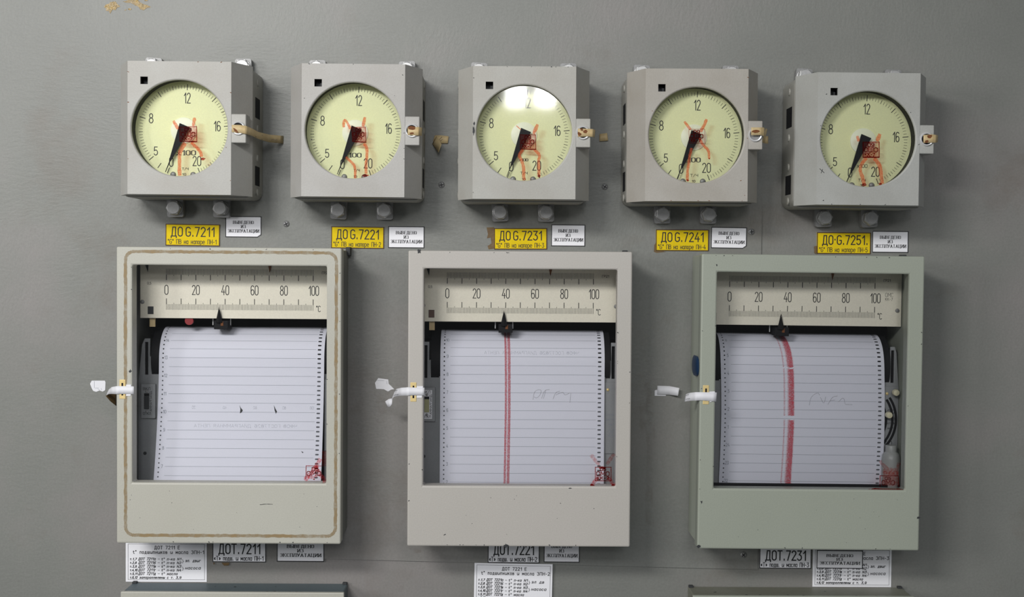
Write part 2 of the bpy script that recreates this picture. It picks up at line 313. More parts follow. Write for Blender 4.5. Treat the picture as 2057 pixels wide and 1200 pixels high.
def wall_paint(name, c1, c2, c3):
    k = NT(name); tc = k.n('ShaderNodeTexCoord')
    n0 = k.n('ShaderNodeTexNoise', Scale=2.3, Detail=5.0, Roughness=0.62); k.l(tc.outputs['Object'], n0.inputs['Vector'])
    cr = k.n('ShaderNodeValToRGB'); e = cr.color_ramp.elements; e[0].position = 0.36; e[0].color = rgb(c1); e[1].position = 0.64; e[1].color = rgb(c2); x = e.new(0.5); x.color = rgb(c3); k.l(n0.outputs['Fac'], cr.inputs[0])
    n1 = k.n('ShaderNodeTexNoise', Scale=420.0, Detail=2.0); k.l(tc.outputs['Object'], n1.inputs['Vector'])
    r1 = k.n('ShaderNodeMapRange'); r1.inputs[3].default_value = 0.88; r1.inputs[4].default_value = 1.12; k.l(n1.outputs['Fac'], r1.inputs[0])
    mu = k.n('ShaderNodeMix', data_type='RGBA', blend_type='MULTIPLY'); mu.inputs[0].default_value = 1; ng = k.n('ShaderNodeTexNoise', Scale=5.5, Detail=7.0, Roughness=0.68); k.l(tc.outputs['Object'], ng.inputs['Vector'])
    rg = k.n('ShaderNodeMapRange'); rg.inputs[1].default_value = 0.56; rg.inputs[2].default_value = 0.74; rg.inputs[4].default_value = 0.5; k.l(ng.outputs['Fac'], rg.inputs[0])
    gm = k.n('ShaderNodeMix', data_type='RGBA'); gm.inputs[7].default_value = rgb((0.155, 0.125, 0.10)); k.l(rg.outputs[0], gm.inputs[0]); k.l(cr.outputs[0], gm.inputs[6]); k.l(gm.outputs[2], mu.inputs[6]); k.l(r1.outputs[0], mu.inputs[7]); k.l(mu.outputs[2], k.b.inputs['Base Color'])
    # brush marks: bristle noise swept along slowly turning directions
    wn = k.n('ShaderNodeTexNoise', Scale=5.0, Detail=2.0); k.l(tc.outputs['Object'], wn.inputs['Vector'])
    sc = k.n('ShaderNodeVectorMath', operation='SCALE'); sc.inputs['Scale'].default_value = 0.05; k.l(wn.outputs['Color'], sc.inputs[0])
    ad = k.n('ShaderNodeVectorMath', operation='ADD'); k.l(tc.outputs['Object'], ad.inputs[0]); k.l(sc.outputs[0], ad.inputs[1])
    hs = []
    for s3 in ((110, 60, 330), (300, 60, 130)):
        mp = k.n('ShaderNodeMapping'); mp.inputs['Scale'].default_value = s3; mp.inputs['Rotation'].default_value = (0, 0.5, 0); k.l(ad.outputs[0], mp.inputs['Vector'])
        nn = k.n('ShaderNodeTexNoise', Scale=1.0, Detail=4.0, Roughness=0.6); k.l(mp.outputs[0], nn.inputs['Vector']); hs.append(nn)
    sel = k.n('ShaderNodeTexNoise', Scale=9.0, Detail=2.0); k.l(tc.outputs['Object'], sel.inputs['Vector'])
    sr = k.n('ShaderNodeMapRange'); sr.inputs[1].default_value = 0.42; sr.inputs[2].default_value = 0.58; k.l(sel.outputs['Fac'], sr.inputs[0])
    mh = k.n('ShaderNodeMix', data_type='FLOAT'); k.l(sr.outputs[0], mh.inputs[0]); k.l(hs[0].outputs['Fac'], mh.inputs[2]); k.l(hs[1].outputs['Fac'], mh.inputs[3])
    bp = k.n('ShaderNodeBump', Strength=0.2, Distance=0.0012); k.l(mh.outputs[0], bp.inputs['Height']); k.l(bp.outputs[0], k.b.inputs['Normal'])
    k.b.inputs['Roughness'].default_value = 0.42; k.b.inputs['Specular IOR Level'].default_value = 0.4
    MATS[name] = k.m; return k.m
M_WALL = wall_paint('wall_paint', (0.182, 0.187, 0.174), (0.244, 0.230, 0.222), (0.205, 0.209, 0.194))
M_PLATE = wall_paint('plate_paint', (0.184, 0.190, 0.176), (0.238, 0.228, 0.218), (0.204, 0.209, 0.195))
GCOLS = [((0.42, 0.415, 0.39), (0.38, 0.365, 0.335)), ((0.43, 0.42, 0.40), (0.385, 0.37, 0.345)), ((0.42, 0.415, 0.385), (0.38, 0.365, 0.33)), ((0.40, 0.38, 0.345), (0.35, 0.325, 0.285)), ((0.40, 0.405, 0.385), (0.355, 0.355, 0.33))]
M_GA = [paint('gauge_paint_%s' % 'abcde'[i], a, b, rough=0.5, patch=16, bump=0.06, speck=(0.10, 0.08, 0.06), speck_amt=-0.035) for i, (a, b) in enumerate(GCOLS)]
M_GBASE = paint('gauge_base_paint', (0.38, 0.375, 0.34), (0.31, 0.30, 0.265), rough=0.5, patch=20, bump=0.08)
M_RC = [paint('recorder_cream', (0.47, 0.465, 0.41), (0.445, 0.435, 0.38), rough=0.45, patch=4, bump=0.05),
        paint('recorder_beige', (0.47, 0.445, 0.415), (0.45, 0.43, 0.395), rough=0.45, patch=4, bump=0.05),
        paint('recorder_green', (0.335, 0.36, 0.305), (0.32, 0.345, 0.288), rough=0.42, patch=4, bump=0.05)]
M_CASE = paint('case_paint', (0.19, 0.20, 0.185), (0.15, 0.155, 0.145), rough=0.5, patch=14)
M_CHAS = paint('chassis_grey', (0.30, 0.31, 0.32), (0.26, 0.27, 0.28), rough=0.45, patch=25, bump=0.04)
M_BLACK = plain('black_paint', (0.012, 0.012, 0.014), rough=0.6, spec=0.12)
M_DARK = plain('dark_interior', (0.03, 0.032, 0.035), rough=0.6)
M_DIAL = paint('dial_yellow', (0.81, 0.82, 0.48), (0.79, 0.81, 0.485), rough=0.55, patch=30, bump=0.01)
M_HUB = plain('hub_pale', (0.84, 0.86, 0.68), rough=0.4, var=0.03)
M_SCALE = paint('scale_cream', (0.83, 0.79, 0.66), (0.80, 0.76, 0.64), rough=0.5, patch=12, bump=0.01)
M_PRINT = plain('black_print', (0.018, 0.018, 0.02), rough=0.6)
M_GREYPRINT = plain('grey_print', (0.25, 0.27, 0.31), rough=0.7)
M_FAINT = ink('faint_print', (0.30, 0.32, 0.38), 0.3, 0.7, scale=1500, a0=0.05, a1=0.4)
M_PENCIL = ink('pencil', (0.12, 0.12, 0.14), 0.3, 0.65, scale=1800, a0=0.05, a1=0.5)
M_PAPER = plain('chart_paper', (0.74, 0.75, 0.845), rough=0.8, var=0.02, scale=900)
M_HOLE = plain('hole_shade', (0.10, 0.105, 0.12), rough=0.8)
M_RED = ink('red_pen', (0.62, 0.05, 0.085), 0.38, 0.6, scale=1300, a0=0.30, a1=0.95)
M_REDTHIN = ink('red_pen_light', (0.66, 0.12, 0.15), 0.38, 0.62, scale=1300, a0=0.15, a1=0.75)
M_WAX = stain('red_wax', (0.95, 0.34, 0.20), 0.36, 0.64, scale=700, a0=0.5, a1=1.0, body=0.45, bcol=(0.62, 0.12, 0.05))
M_STAMP = stain('red_stamp', (0.45, 0.015, 0.01), 0.3, 0.55, scale=900, a0=0.55, a1=1.0, body=0.10, bcol=(0.30, 0.012, 0.008))
M_SMEAR = stain('red_smear', (0.80, 0.10, 0.06), 0.35, 0.65, scale=500, a0=0.10, a1=0.6, body=0.15, bcol=(0.36, 0.03, 0.02))
M_PINK = stain('pink_wax', (0.90, 0.22, 0.24), 0.36, 0.64, scale=800, a0=0.15, a1=0.95, body=0.2, bcol=(0.55, 0.05, 0.06))
M_YEL = paint('sign_yellow', (0.76, 0.56, 0.008), (0.72, 0.53, 0.008), rough=0.65, patch=30, bump=0.01, spec=0.15)
M_YELEDGE = plain('sign_edge', (0.07, 0.03, 0.015), rough=0.6)
M_WHITE = plain('white_label', (0.86, 0.86, 0.90), rough=0.6, var=0.02)
M_STEEL = plain('dull_steel', (0.42, 0.42, 0.42), rough=0.42, metal=0.5, var=0.2, scale=300)
M_LUG = plain('lug_steel', (0.27, 0.27, 0.27), rough=0.5, metal=0.4, var=0.2, scale=300)
M_CHROME = plain('chrome', (0.85, 0.85, 0.86), rough=0.28, metal=0.55, var=0.03)
M_BRASS = plain('brass_plate', (0.72, 0.56, 0.26), rough=0.45, metal=0.25, var=0.1)
M_TAPE = paint('aged_tape', (0.62, 0.49, 0.28), (0.54, 0.40, 0.20), rough=0.55, patch=60, bump=0.02)
M_RUST = plain('rust_stain', (0.17, 0.06, 0.018), rough=0.8, var=0.4, scale=700)
M_TAPEW = plain('white_tape', (0.76, 0.76, 0.80), rough=0.6, var=0.02)
M_GLUE = paint('old_glue', (0.17, 0.11, 0.045), (0.11, 0.06, 0.02), rough=0.5, patch=60)
M_STREAK = ink('rust_streak', (0.16, 0.085, 0.04), 0.34, 0.72, scale=60, a0=-0.05, a1=0.16)
M_LINE = ink('sealant_line', (0.31, 0.215, 0.10), 0.30, 0.66, scale=90, a0=0.2, a1=0.85)
M_GOLD = paint('old_varnish', (0.36, 0.23, 0.045), (0.16, 0.10, 0.02), rough=0.25, patch=220, bump=0.3, bscale=500)
M_BLUE = paint('blue_paint', (0.008, 0.026, 0.066), (0.009, 0.031, 0.08), rough=0.4, patch=150, bump=0.1)
M_BLUEGREY = paint('blue_grey_paint', (0.10, 0.135, 0.15), (0.08, 0.11, 0.125), rough=0.5, patch=14, speck=(0.02, 0.02, 0.015), speck_amt=0.03)
M_OLIVE = paint('olive_grey_paint', (0.21, 0.215, 0.175), (0.17, 0.17, 0.13), rough=0.5, patch=14, speck=(0.03, 0.025, 0.02), speck_amt=0.02)
M_GLASS = glass('clear_glass', 0.05)
M_PANE = glass('window_glass', 0.02, (0.985, 0.985, 0.985))
M_IVORY = plain('ivory_plastic', (0.72, 0.68, 0.48), rough=0.4, var=0.04)
M_SWITCH = plain('switch_ivory', (0.42, 0.41, 0.22), rough=0.4, var=0.05)
M_BOTTLE = plain('grey_plastic', (0.36, 0.37, 0.36), rough=0.35, var=0.05)
M_BROWN = plain('brown_number', (0.12, 0.07, 0.055), rough=0.6)
M_BUTTON = plain('red_button_paint', (0.26, 0.015, 0.02), rough=0.5)

# ------------------------------------------------------------------ frames of the instruments (measured)
RF = [Frame(-283.14, -142.44, .000457), Frame(24.53, -143.88, .00133), Frame(334.52, -145.58, -.00439)]
GF = [Frame(-332.31, 138.67, -.0011), Frame(-151.54, 137.77, -.00153), Frame(27.08, 136.90, .00243), Frame(207.44, 136.11, .0042), Frame(387.72, 133.62, -.00145)]
RW, RH = 118.6, 157.3

# ------------------------------------------------------------------ the wall and the screwed plate
def hole_of(i, du=114.6, dv=153.4):
    f = RF[i]; c, s = math.cos(f.th), math.sin(f.th)
    return [(f.x + a * c - b * s, f.z + a * s + b * c) for a, b in rect(-du, du, -dv, dv)]
holes = [hole_of(i) for i in range(3)]
FW = Frame(0, 0)
wall = MB().plate(rect(-1700, 1700, -1400, 1300), holes, -4, 0).build('wall_back', M_WALL)
FW.place(wall); wall['kind'] = 'structure'
PT = 1.6                                                       # plate thickness
tl, tr, br, bl = at(558, 343, PT), at(1531, 355, PT), at(1522, 1145, PT), at(553, 1121, PT)
def on_edge(a, b, z): t = (z - a[1]) / (b[1] - a[1]); return (a[0] + (b[0] - a[0]) * t, z)
h1, h3 = holes[0], holes[2]
out = [bl, br, on_edge(br, tr, h3[0][1]), h3[0], h3[3], on_edge(br, tr, h3[3][1]), tr, tl, on_edge(tl, bl, h1[2][1]), h1[2], h1[1], on_edge(tl, bl, h1[1][1])]
plate = MB().plate(out, [holes[1]], 0.05, PT).build('steel_plate', M_PLATE)
FW.place(plate); tag(plate, 'large grey painted steel plate screwed flat onto the wall behind the instruments', 'steel plate')
for px, py in ((575, 450), (887, 371.5), (1215, 375.5), (1509, 466), (1493, 1115)):
    x, z = at(px, py, PT)
    b = MB().lathe(x, z, [(3.6, PT), (3.4, PT + .9), (2.6, PT + 1.5), (0.01, PT + 1.8)], 24)
    s = b.build('screw', M_LUG, plate, smooth_angle=50)
    a = random.uniform(0, 1.5); m = MB()
    for q in (a, a + math.pi / 2): m.seg((x - 2 * math.cos(q), z - 2 * math.sin(q)), (x + 2 * math.cos(q), z + 2 * math.sin(q)), 0.8, PT + 1.9)
    m.build('cross_slot_marking', M_BLACK, s)
z8 = zoomer(5.4, 119, 0)
def wall_poly(pts, n): return [(*at(*p, n), n) for p in pts]
for pts in ([(485, 75), (505, 50), (540, 40), (555, 22), (610, 15), (630, 45), (662, 70), (625, 85), (610, 110), (575, 105), (553, 148), (535, 120), (505, 115), (510, 95)],
            [(690, 18), (735, 8), (740, -14), (845, -14), (860, 10), (905, 42), (950, 55), (998, 76), (945, 88), (915, 112), (875, 100), (860, 75), (810, 50), (775, 30), (735, 30)],
            [(740, 98), (765, 88), (788, 98), (765, 112)], [(915, -8), (960, -8), (960, 10), (930, 12)], [(702, 112), (730, 100), (722, 112)]):
    m = MB(); m.poly(wall_poly([z8(*p) for p in pts][::-1], 0.4)); o = m.build('varnish_stain', M_GOLD, wall); o['label'] = 'glossy brown gold varnish stain'
zz = zoomer(2.928, 890, 100); zb = zoomer(2.857, 170, 780); z4 = zoomer(2.928, 1220, 110); z5 = zoomer(2.858, 1540, 110)
for z, pts in ((zz, [(256, 1046), (300, 1044), (303, 1095), (300, 1170), (268, 1175), (262, 1155), (285, 1140), (280, 1105), (258, 1110), (264, 1085)]),
               (z4, [(286, 1105), (300, 1150), (345, 1160), (290, 1166), (274, 1160), (276, 1120)]), (z5, [(272, 1100), (288, 1098), (288, 1143), (274, 1140)]),
               (zb, [(785, 1003), (832, 1003), (826, 1018), (800, 1020)]), (zb, [(737, 1003), (748, 1003), (742, 1016)])):
    m = MB(); m.poly(wall_poly([z(*p) for p in pts][::-1], PT + .3)); m.build('glue_stain', M_GLUE, plate)

for pts, w in (([(1302, 768), (1308, 850), (1304, 960), (1306, 1088)], 9), ([(1296, 800), (1298, 870)], 14), ([(762, 770), (768, 850)], 16), ([(831, 1075), (836, 1112)], 12), ([(560, 1060), (566, 1115)], 7)):
    q = MB(); q.brush([at(*p, PT + .2) for p in pts], w, PT + .2, jit=.35); o = q.build('rust_streak_stain', M_STREAK, plate); o['label'] = 'faint brown streak'

# ------------------------------------------------------------------ round gauges
GZ = [zoomer(2.928, 200, 90), zoomer(2.858, 560, 90), zoomer(2.928, 890, 100), zoomer(2.928, 1220, 110), zoomer(2.858, 1540, 110)]
DZ = [zoomer(9.23, 330, 230), zoomer(9.23, 670, 230), zoomer(9.23, 1010, 240), zoomer(8.0, 1350, 225), zoomer(8.89, 1690, 250)]
def dial_pt(deg, r): a = math.radians(deg); return (r * math.sin(a), r * math.cos(a) - 0.3)
KEYS = [(0, 201), (3, 214.5), (5, 229), (8, 286.5), (12, 364.5), (16, 444), (20, 519.5)]
def dial_angle(v):
    for (a, x), (b, y) in zip(KEYS, KEYS[1:]):
        if a <= v <= b: return x + (y - x) * (v - a) / (b - a)
X100 = [(235, 578, 752, 84, True), (195, 510, 792, 76, True), (300, 465, 775, 50, True), (180, 452, 806, 70, True), (285, 462, 772, 60, False)]
TCH = [(330, 447, 1030, 42), (375, 482, 1058, 42), (330, 455, 1016, 42), (295, 415, 1040, 40), (305, 432, 1016, 42)]
TEN = [(335, 402, 1130, 36), (370, 432, 1170, 36), (355, 420, 1128, 36), (320, 370, 1130, 34), (338, 400, 1105, 36)]
RED = [ # brush strokes, box corners, drops, in close-up pixels of each dial
 dict(st=[([(170, 115), (255, 270)], 56), ([(565, 60), (535, 215)], 60), ([(390, 530), (300, 660), (280, 800), (282, 1000), (285, 1135)], 72), ([(500, 520), (590, 605), (675, 690), (690, 790)], 56)],
      box=[(285, 235), (600, 225), (605, 508), (292, 498)], wb=14, drops=[(715, 825, 42, 26)]),
 dict(st=[([(190, 240), (185, 130), (225, 90), (310, 270)], 46), ([(582, 50), (550, 225)], 62), ([(230, 790), (290, 850), (370, 920), (405, 1000), (400, 1185)], 46), ([(560, 540), (625, 620), (612, 800), (600, 980), (605, 1100)], 54)],
      box=[(335, 240), (592, 236), (602, 520), (350, 500)], wb=13, drops=[(585, 1135, 58, 26)]),
 dict(st=[([(250, 115), (335, 190)], 20), ([(645, 90), (570, 270)], 62), ([(375, 560), (290, 660), (350, 750), (385, 880), (385, 1000), (400, 1130)], 58), ([(580, 560), (690, 650), (662, 780), (668, 900), (668, 1035)], 54)],
      box=[(325, 285), (605, 285), (615, 555), (325, 548)], wb=13, drops=[(672, 1050, 32, 26)]),
 dict(st=[([(195, 155), (300, 285)], 46), ([(555, 115), (520, 210), (455, 320)], 48), ([(315, 580), (280, 720), (265, 850), (245, 980), (248, 1100)], 44), ([(440, 420), (500, 540), (590, 615), (595, 750)], 40)],
      box=[(270, 282), (524, 276), (532, 508), (275, 498)], wb=7, drops=[(598, 752, 14, 12), (250, 1102, 22, 14)]),
 dict(st=[([(285, 205), (310, 305)], 52), ([(692, 170), (640, 300)], 70), ([(450, 600), (350, 710), (335, 840), (385, 960), (410, 1070)], 62), ([(585, 605), (680, 710), (710, 850), (715, 960), (735, 1060)], 66)],
      box=[(388, 318), (676, 316), (676, 588), (388, 588)], wb=17, drops=[(405, 1080, 42, 28), (697, 1065, 28, 22)]),
]
GNO = ['7211', '7221', '7231', '7241', '7251']
GEXTRA = ['pale-faced', 'grey', 'grey', 'warm grey', 'shaded grey']
GLOOK = ['grey square gauge above sign 7211, long paper strip running from its lock to the wall',
         'grey square gauge above sign 7221, round dial with cream paper scrap on its lock',
         'grey square gauge above sign 7231, lamp reflection shining on its dial glass',
         'warm grey square gauge above sign 7241, red drips down a pale dial',
         'grey square gauge above sign 7251, clear red boxed stamp on its yellow dial']
def make_gauge(i):
    fr = GF[i]; root = thing('dial_gauge', fr, GLOOK[i], 'gauge', 'round dial gauges in the upper row'); paintm = M_GA[i]
    # cast base against the wall
    b = MB().plate(rrect(-70, 70, -71, 70, 9), [], PT + .1, 58); base = b.build('base', M_GBASE, root, bevel=1.2, smooth_angle=40)
    MB().plate(rrect(-69, 69, -69.5, 68.5, 6), [], 58, 59.5).build('gasket', M_DARK, root)
    for sd in (-1, 1):
        for v0, v1 in ((17, 39), (-56, -35)):
            m = MB(); u = sd * 70.12; q = [(u, v0, 20), (u, v0, 47), (u, v1, 47), (u, v1, 20)]; m.poly(q if sd < 0 else q[::-1]); m.build('side_slot', M_BLACK, base)
        for v in (56, 6, -26, -63):
            m = MB(); rows = []
            for r, d in ((4.2, 0), (3.6, 1.2), (.01, 1.5)):
                rows.append([m.p(sd * (70 + d), v + r * math.cos(2 * math.pi * k / 16), 34 + r * math.sin(2 * math.pi * k / 16)) for k in range(16)])
            for A, B in zip(rows, rows[1:]):
                for k in range(16): j = (k + 1) % 16; m.face((A[k], B[k], B[j], A[j]) if sd > 0 else (A[j], B[j], B[k], A[k]))
            m.build('side_screw', M_GBASE, base, smooth_angle=50)
    # cover with slanted sides, round window and small square peephole
    m = MB(); R = 51.4; hc = circle(0, 0, R); sq = rect(-40.6, -32.8, 45.2, 53.0)
    m.plate(rect(-53.8, 53.8, -69.2, 69.2), [hc, sq[::-1]], 90.8, 94, back=False)
    m.lathe(0, 0, [(51.4, 94), (50.7, 93.75), (50.2, 93.2), (50.0, 92.4), (50.0, 90.8)], 72)
    for sd in (-1, 1):
        q1 = [(sd * 53.8, -69.2, 94), (sd * 70, -69.2, 62), (sd * 70, 69.2, 62), (sd * 53.8, 69.2, 94)]
        q2 = [(sd * 70, -69.2, 62), (sd * 70, -69.2, 59.5), (sd * 70, 69.2, 59.5), (sd * 70, 69.2, 62)]
        for q in (q1, q2): m.poly(q if sd > 0 else q[::-1])
        e = [(-70, sd * 69.2, 59.5), (-70, sd * 69.2, 62), (-53.8, sd * 69.2, 94), (53.8, sd * 69.2, 94), (70, sd * 69.2, 62), (70, sd * 69.2, 59.5)]
        m.poly(e if sd > 0 else e[::-1])
    cover = m.build('cover', paintm, root, smooth_angle=30)
    MB().lathe(0, 0, [(50.0, 90.8), (50.6, 84), (51.2, 74)], 72).build('dial_bezel', M_BLACK, cover, smooth_angle=40)
    mm = MB(); mm.lathe(-36.7, 49.1, [(5.515, 90.8), (5.515, 80)], 4); 
    ph = MB(); ph.box(-40.8, -32.6, 45.0, 53.2, 79, 80.5); ph.box(-35.8, -33.0, 45.2, 50.0, 80.5, 84); ph.build('peephole', M_DARK, cover)
    # lock ear on the side, its ring and barrel
    ear = MB().box(53.4, 69.2, -14.8, 15.2, 72, 93.6).build('lock_ear', paintm, root, bevel=0.9)
    lk = MB().lathe(61.2, 0.4, [(7.2, 93.4), (7.2, 95.0), (6.5, 95.6), (5.6, 95.4), (5.4, 92.6)], 40).build('lock_ring', M_CHROME, ear, smooth_angle=50)
    MB().cyl(61.2, 0.4, 5.4, 92.4, 93.75, 32).build('lock_barrel', M_LUG if i == 3 else M_BLACK, ear)
    # lugs with hexagon bolts
    for u, v, s in ((-24.8, -80, -1), (26.3, -80, -1), (-49, 76, 1), (50, 76, 1)):
        g = MB(); rot = random.uniform(-.07, .07)
        pl = [(u + a * math.cos(rot) - b_ * math.sin(rot), v + a * math.sin(rot) + b_ * math.cos(rot)) for a, b_ in rrect(-9, 9, -10 if s < 0 else -12, 12 if s < 0 else 9.5, 2.5)]
        lug = g.plate(pl, [], PT + .2, 11).build('mounting_lug', M_LUG, root, bevel=.8, smooth_angle=40)
        h = MB(); h.cyl(u, v, 8.6, 11, 12.4, 28); h.cyl(u, v, 8.5, 12.4, 19.5, 6, rot=random.uniform(0, 1)); h.cyl(u, v, 7.4, 19.5, 20.4, 28, r1=6.9)
        h.build('hex_bolt', M_STEEL, lug, bevel=.5)
    # dial
    d = MB(); d.cyl(0, 0, 51.5, 72.5, 74, 72); dial = d.build('dial', M_DIAL, root)
    mk = MB(); n = 74.15
    k = 0
    vals = [0, 3] + [5 + .2 * q for q in range(76)]
    for v in vals:
        a = dial_angle(min(v, 20)); one = abs(v - round(v)) < .01; big = one and round(v) in (0, 3, 5, 8, 10, 12, 14, 16, 18, 20)
        r0, r1, w = (42.3, 48.6, .75) if big else (43.4, 47.6, .52) if one else (43.6, 47.2, .36)
        mk.seg(dial_pt(a, r0), dial_pt(a, r1), w, n, ext=0)
    for t, u, v, hh, wd in (('12', 3.3, 33.6, 10.5, 6.6), ('16', 35.0, 4.3, 10.2, 6.6), ('8', -34.6, 11.9, 9.8, 4.0), ('5', -29.6, -22.5, 8.6, 3.6), ('0', -13.3, -33.8, 9.6, 3.8), ('20', 13.7, -32.7, 9.8, 8.4)):
        text(mk, t, u - wd / 2, u + wd / 2, v - hh / 2, hh, .84, n)
    z = DZ[i]
    for t, (x0, x1, y, h, sf) in (('х100', X100[i]), ('Т/Ч', TCH[i] + (False,)), ('10', TEN[i] + (False,))):
        (a, b), (c, _) = fr.loc(*z(x0, y), n), fr.loc(*z(x1, y), n); hp = h / {0: 9.23, 1: 9.23, 2: 9.23, 3: 8.0, 4: 8.89}[i] / 1.9
        text(mk, t, a, c, b, hp, .8 if t == 'х100' and sf and i != 2 else .5 if t == 'х100' else .42, n, serif=sf)
    mk.build('dial_lettering', M_PRINT, dial)
    MB().lathe(0, -.5, [(13.9, 74), (13.7, 75.0), (13.0, 75.3), (.01, 75.3)], 48).build('hub_disc', M_HUB, dial, smooth_angle=30)
    for u in (-11.3, 9.8):
        s = MB().lathe(u, -47.2, [(3.1, 74), (2.9, 75), (1.8, 75.8), (.01, 76)], 24).build('dial_screw', M_LUG, dial, smooth_angle=50)
    # needle: broad tail over the pivot, tapering to a thin tip by the zero
    ax = Vector((-18.2, -44.3)).normalized(); pe = Vector((-ax.y, ax.x))
    prof = [(-5.4, 5.7), (33.0, 1.25), (36, .5), (48.0, .22)]
    pts = [ax * a + pe * h for a, h in prof] + [ax * a - pe * h for a, h in reversed(prof)]
    MB().plate([(p.x, p.y - .5) for p in pts], [], 78.4, 79.6).build('needle', M_BLACK, root, recalc=True)
    MB().cyl(0, -.5, 2.6, 75.3, 79.9, 24).build('pivot', M_BLACK, root)
    gm = MB(); gm.poly([(a, b, 88.5) for a, b in circle(0, 0, 50.4)]); gm.build('dial_glass', M_GLASS, root)
    # red inspection stamp and crayon on the glass
    r = RED[i]; n = 88.75; sc = {0: 9.23, 1: 9.23, 2: 9.23, 3: 8.0, 4: 8.89}[i] * 1.915
    g = MB(); L = lambda x, y: fr.loc(*z(x, y), n)
    for st, w in r['st']: g.brush([L(*p) for p in st], w / sc, n, m=0, jit=.18)
    bx = [L(*p) for p in r['box']]
    if i != 3: g.poly([(*p, n - .05) for p in (bx[3], bx[2], bx[1], bx[0])], 2)
    g.line(bx + [bx[0]], r['wb'] / sc, n + .1, m=1)
    if i != 3: g.brush([bx[3], bx[2]], r['wb'] * 1.7 / sc, n + .12, m=1, jit=.3)
    w_, h_ = bx[1][0] - bx[0][0], bx[0][1] - bx[3][1]
    text(g, '09', bx[0][0] + w_ * .3, bx[0][0] + w_ * .68, bx[3][1] + h_ * .70, h_ * .24, .95, n + .15, m=1)
    text(g, 'ОШО', bx[0][0] + w_ * .10, bx[0][0] + w_ * .9, bx[3][1] + h_ * .36, h_ * .28, .95, n + .15, m=1)
    text(g, 'КК-7', bx[0][0] + w_ * .14, bx[0][0] + w_ * .74, bx[3][1] + h_ * .08, h_ * .2, .95, n + .15, m=1)
    for x, y, a, b_ in r['drops']: g.blob(*L(x, y), a / sc, b_ / sc, n + .2, m=1)
    o = g.build('stamp_marking', [M_WAX, M_STAMP, M_SMEAR], root); o['label'] = 'red crayon cross and boxed red stamp on the glass'
    # knocks and scuffs in the paint
    cm_ = M_RUST if i in (0, 3) else M_DARK
    class C:                                         # every knock is a small part of its own
        def blob(s, *a, **k): MB().blob(*a, **k).build('paint_chip', cm_, cover)
        def line(s, *a, **k): MB().line(*a, **k).build('paint_chip', cm_, cover)
    c = C()
    for q in range(9):
        ed = random.random()
        if ed < .45: u, v = random.uniform(-53, 53), random.choice((-68.6, 68.7))
        elif ed < .7: u, v = random.choice((-53.2, 53.2)), random.uniform(-66, 66)
        else: u, v = random.choice((-1, 1)) * random.uniform(42, 52), random.uniform(-66, 66)
        c.blob(u, v, random.uniform(.3, 1.0), random.uniform(.25, .5), 94.12, rot=random.uniform(-.6, .6), jit=.35)
    if i == 4: c.line([fr.loc(*GZ[4](305, 655), 94.1), fr.loc(*GZ[4](330, 678), 94.1)], .6, 94.12); c.line([fr.loc(*GZ[4](322, 658), 94.1), fr.loc(*GZ[4](312, 680), 94.1)], .5, 94.12)
    if i == 2: c.blob(*fr.loc(*GZ[2](180, 475), 94), 1.0, 4.2, 94.12, jit=.4); c.blob(*fr.loc(*GZ[2](184, 435), 94), .9, 2.2, 94.12, jit=.4)
    return root
for i in range(5): make_gauge(i)

# ------------------------------------------------------------------ chart recorders
R1 = 35.0; VC, NC = 34.0, -9.0     # drum the chart runs over
def chart_map(kind):
    def f(u, s, lift=0.18):
        """s: mm along the paper from the top of the drum"""
        arc = R1 * math.pi / 2
        if s <= arc:
            a = s / R1; r = R1 + lift; v, n = VC + r * math.cos(a), NC + r * math.sin(a)
        else: v, n = VC - (s - arc), NC + R1 + lift
        k = max(0.0, min(1.0, (40 - v) / 145.0))
        if kind == 0: u = u - 1.2 - 4.2 * k ** 1.6 * (0.55 + 0.45 * (87 - u) / 174) ; n += 9.0 * k * k
        elif kind == 1: n += 1.5 * k
        else: u = u - 0.8 + 1.5 * math.sin(math.pi * min(1, k * 1.1)) ; n += 1.0 * k
        return (u, v, n)
    return f
def s_of_v(v):
    arc = R1 * math.pi / 2
    return R1 * math.acos(max(-1, min(1, (v - VC) / R1))) if v > VC else arc + VC - v
RLOOK = ['cream chart recorder with brown sealant line around its door and a loose blank chart',
         'beige chart recorder with one straight red trace down its ruled paper, above sign 7221',
         'green-grey chart recorder with broken red trace and blue paint blot on its side']
TRACE_U = [None, -13.4, -9]
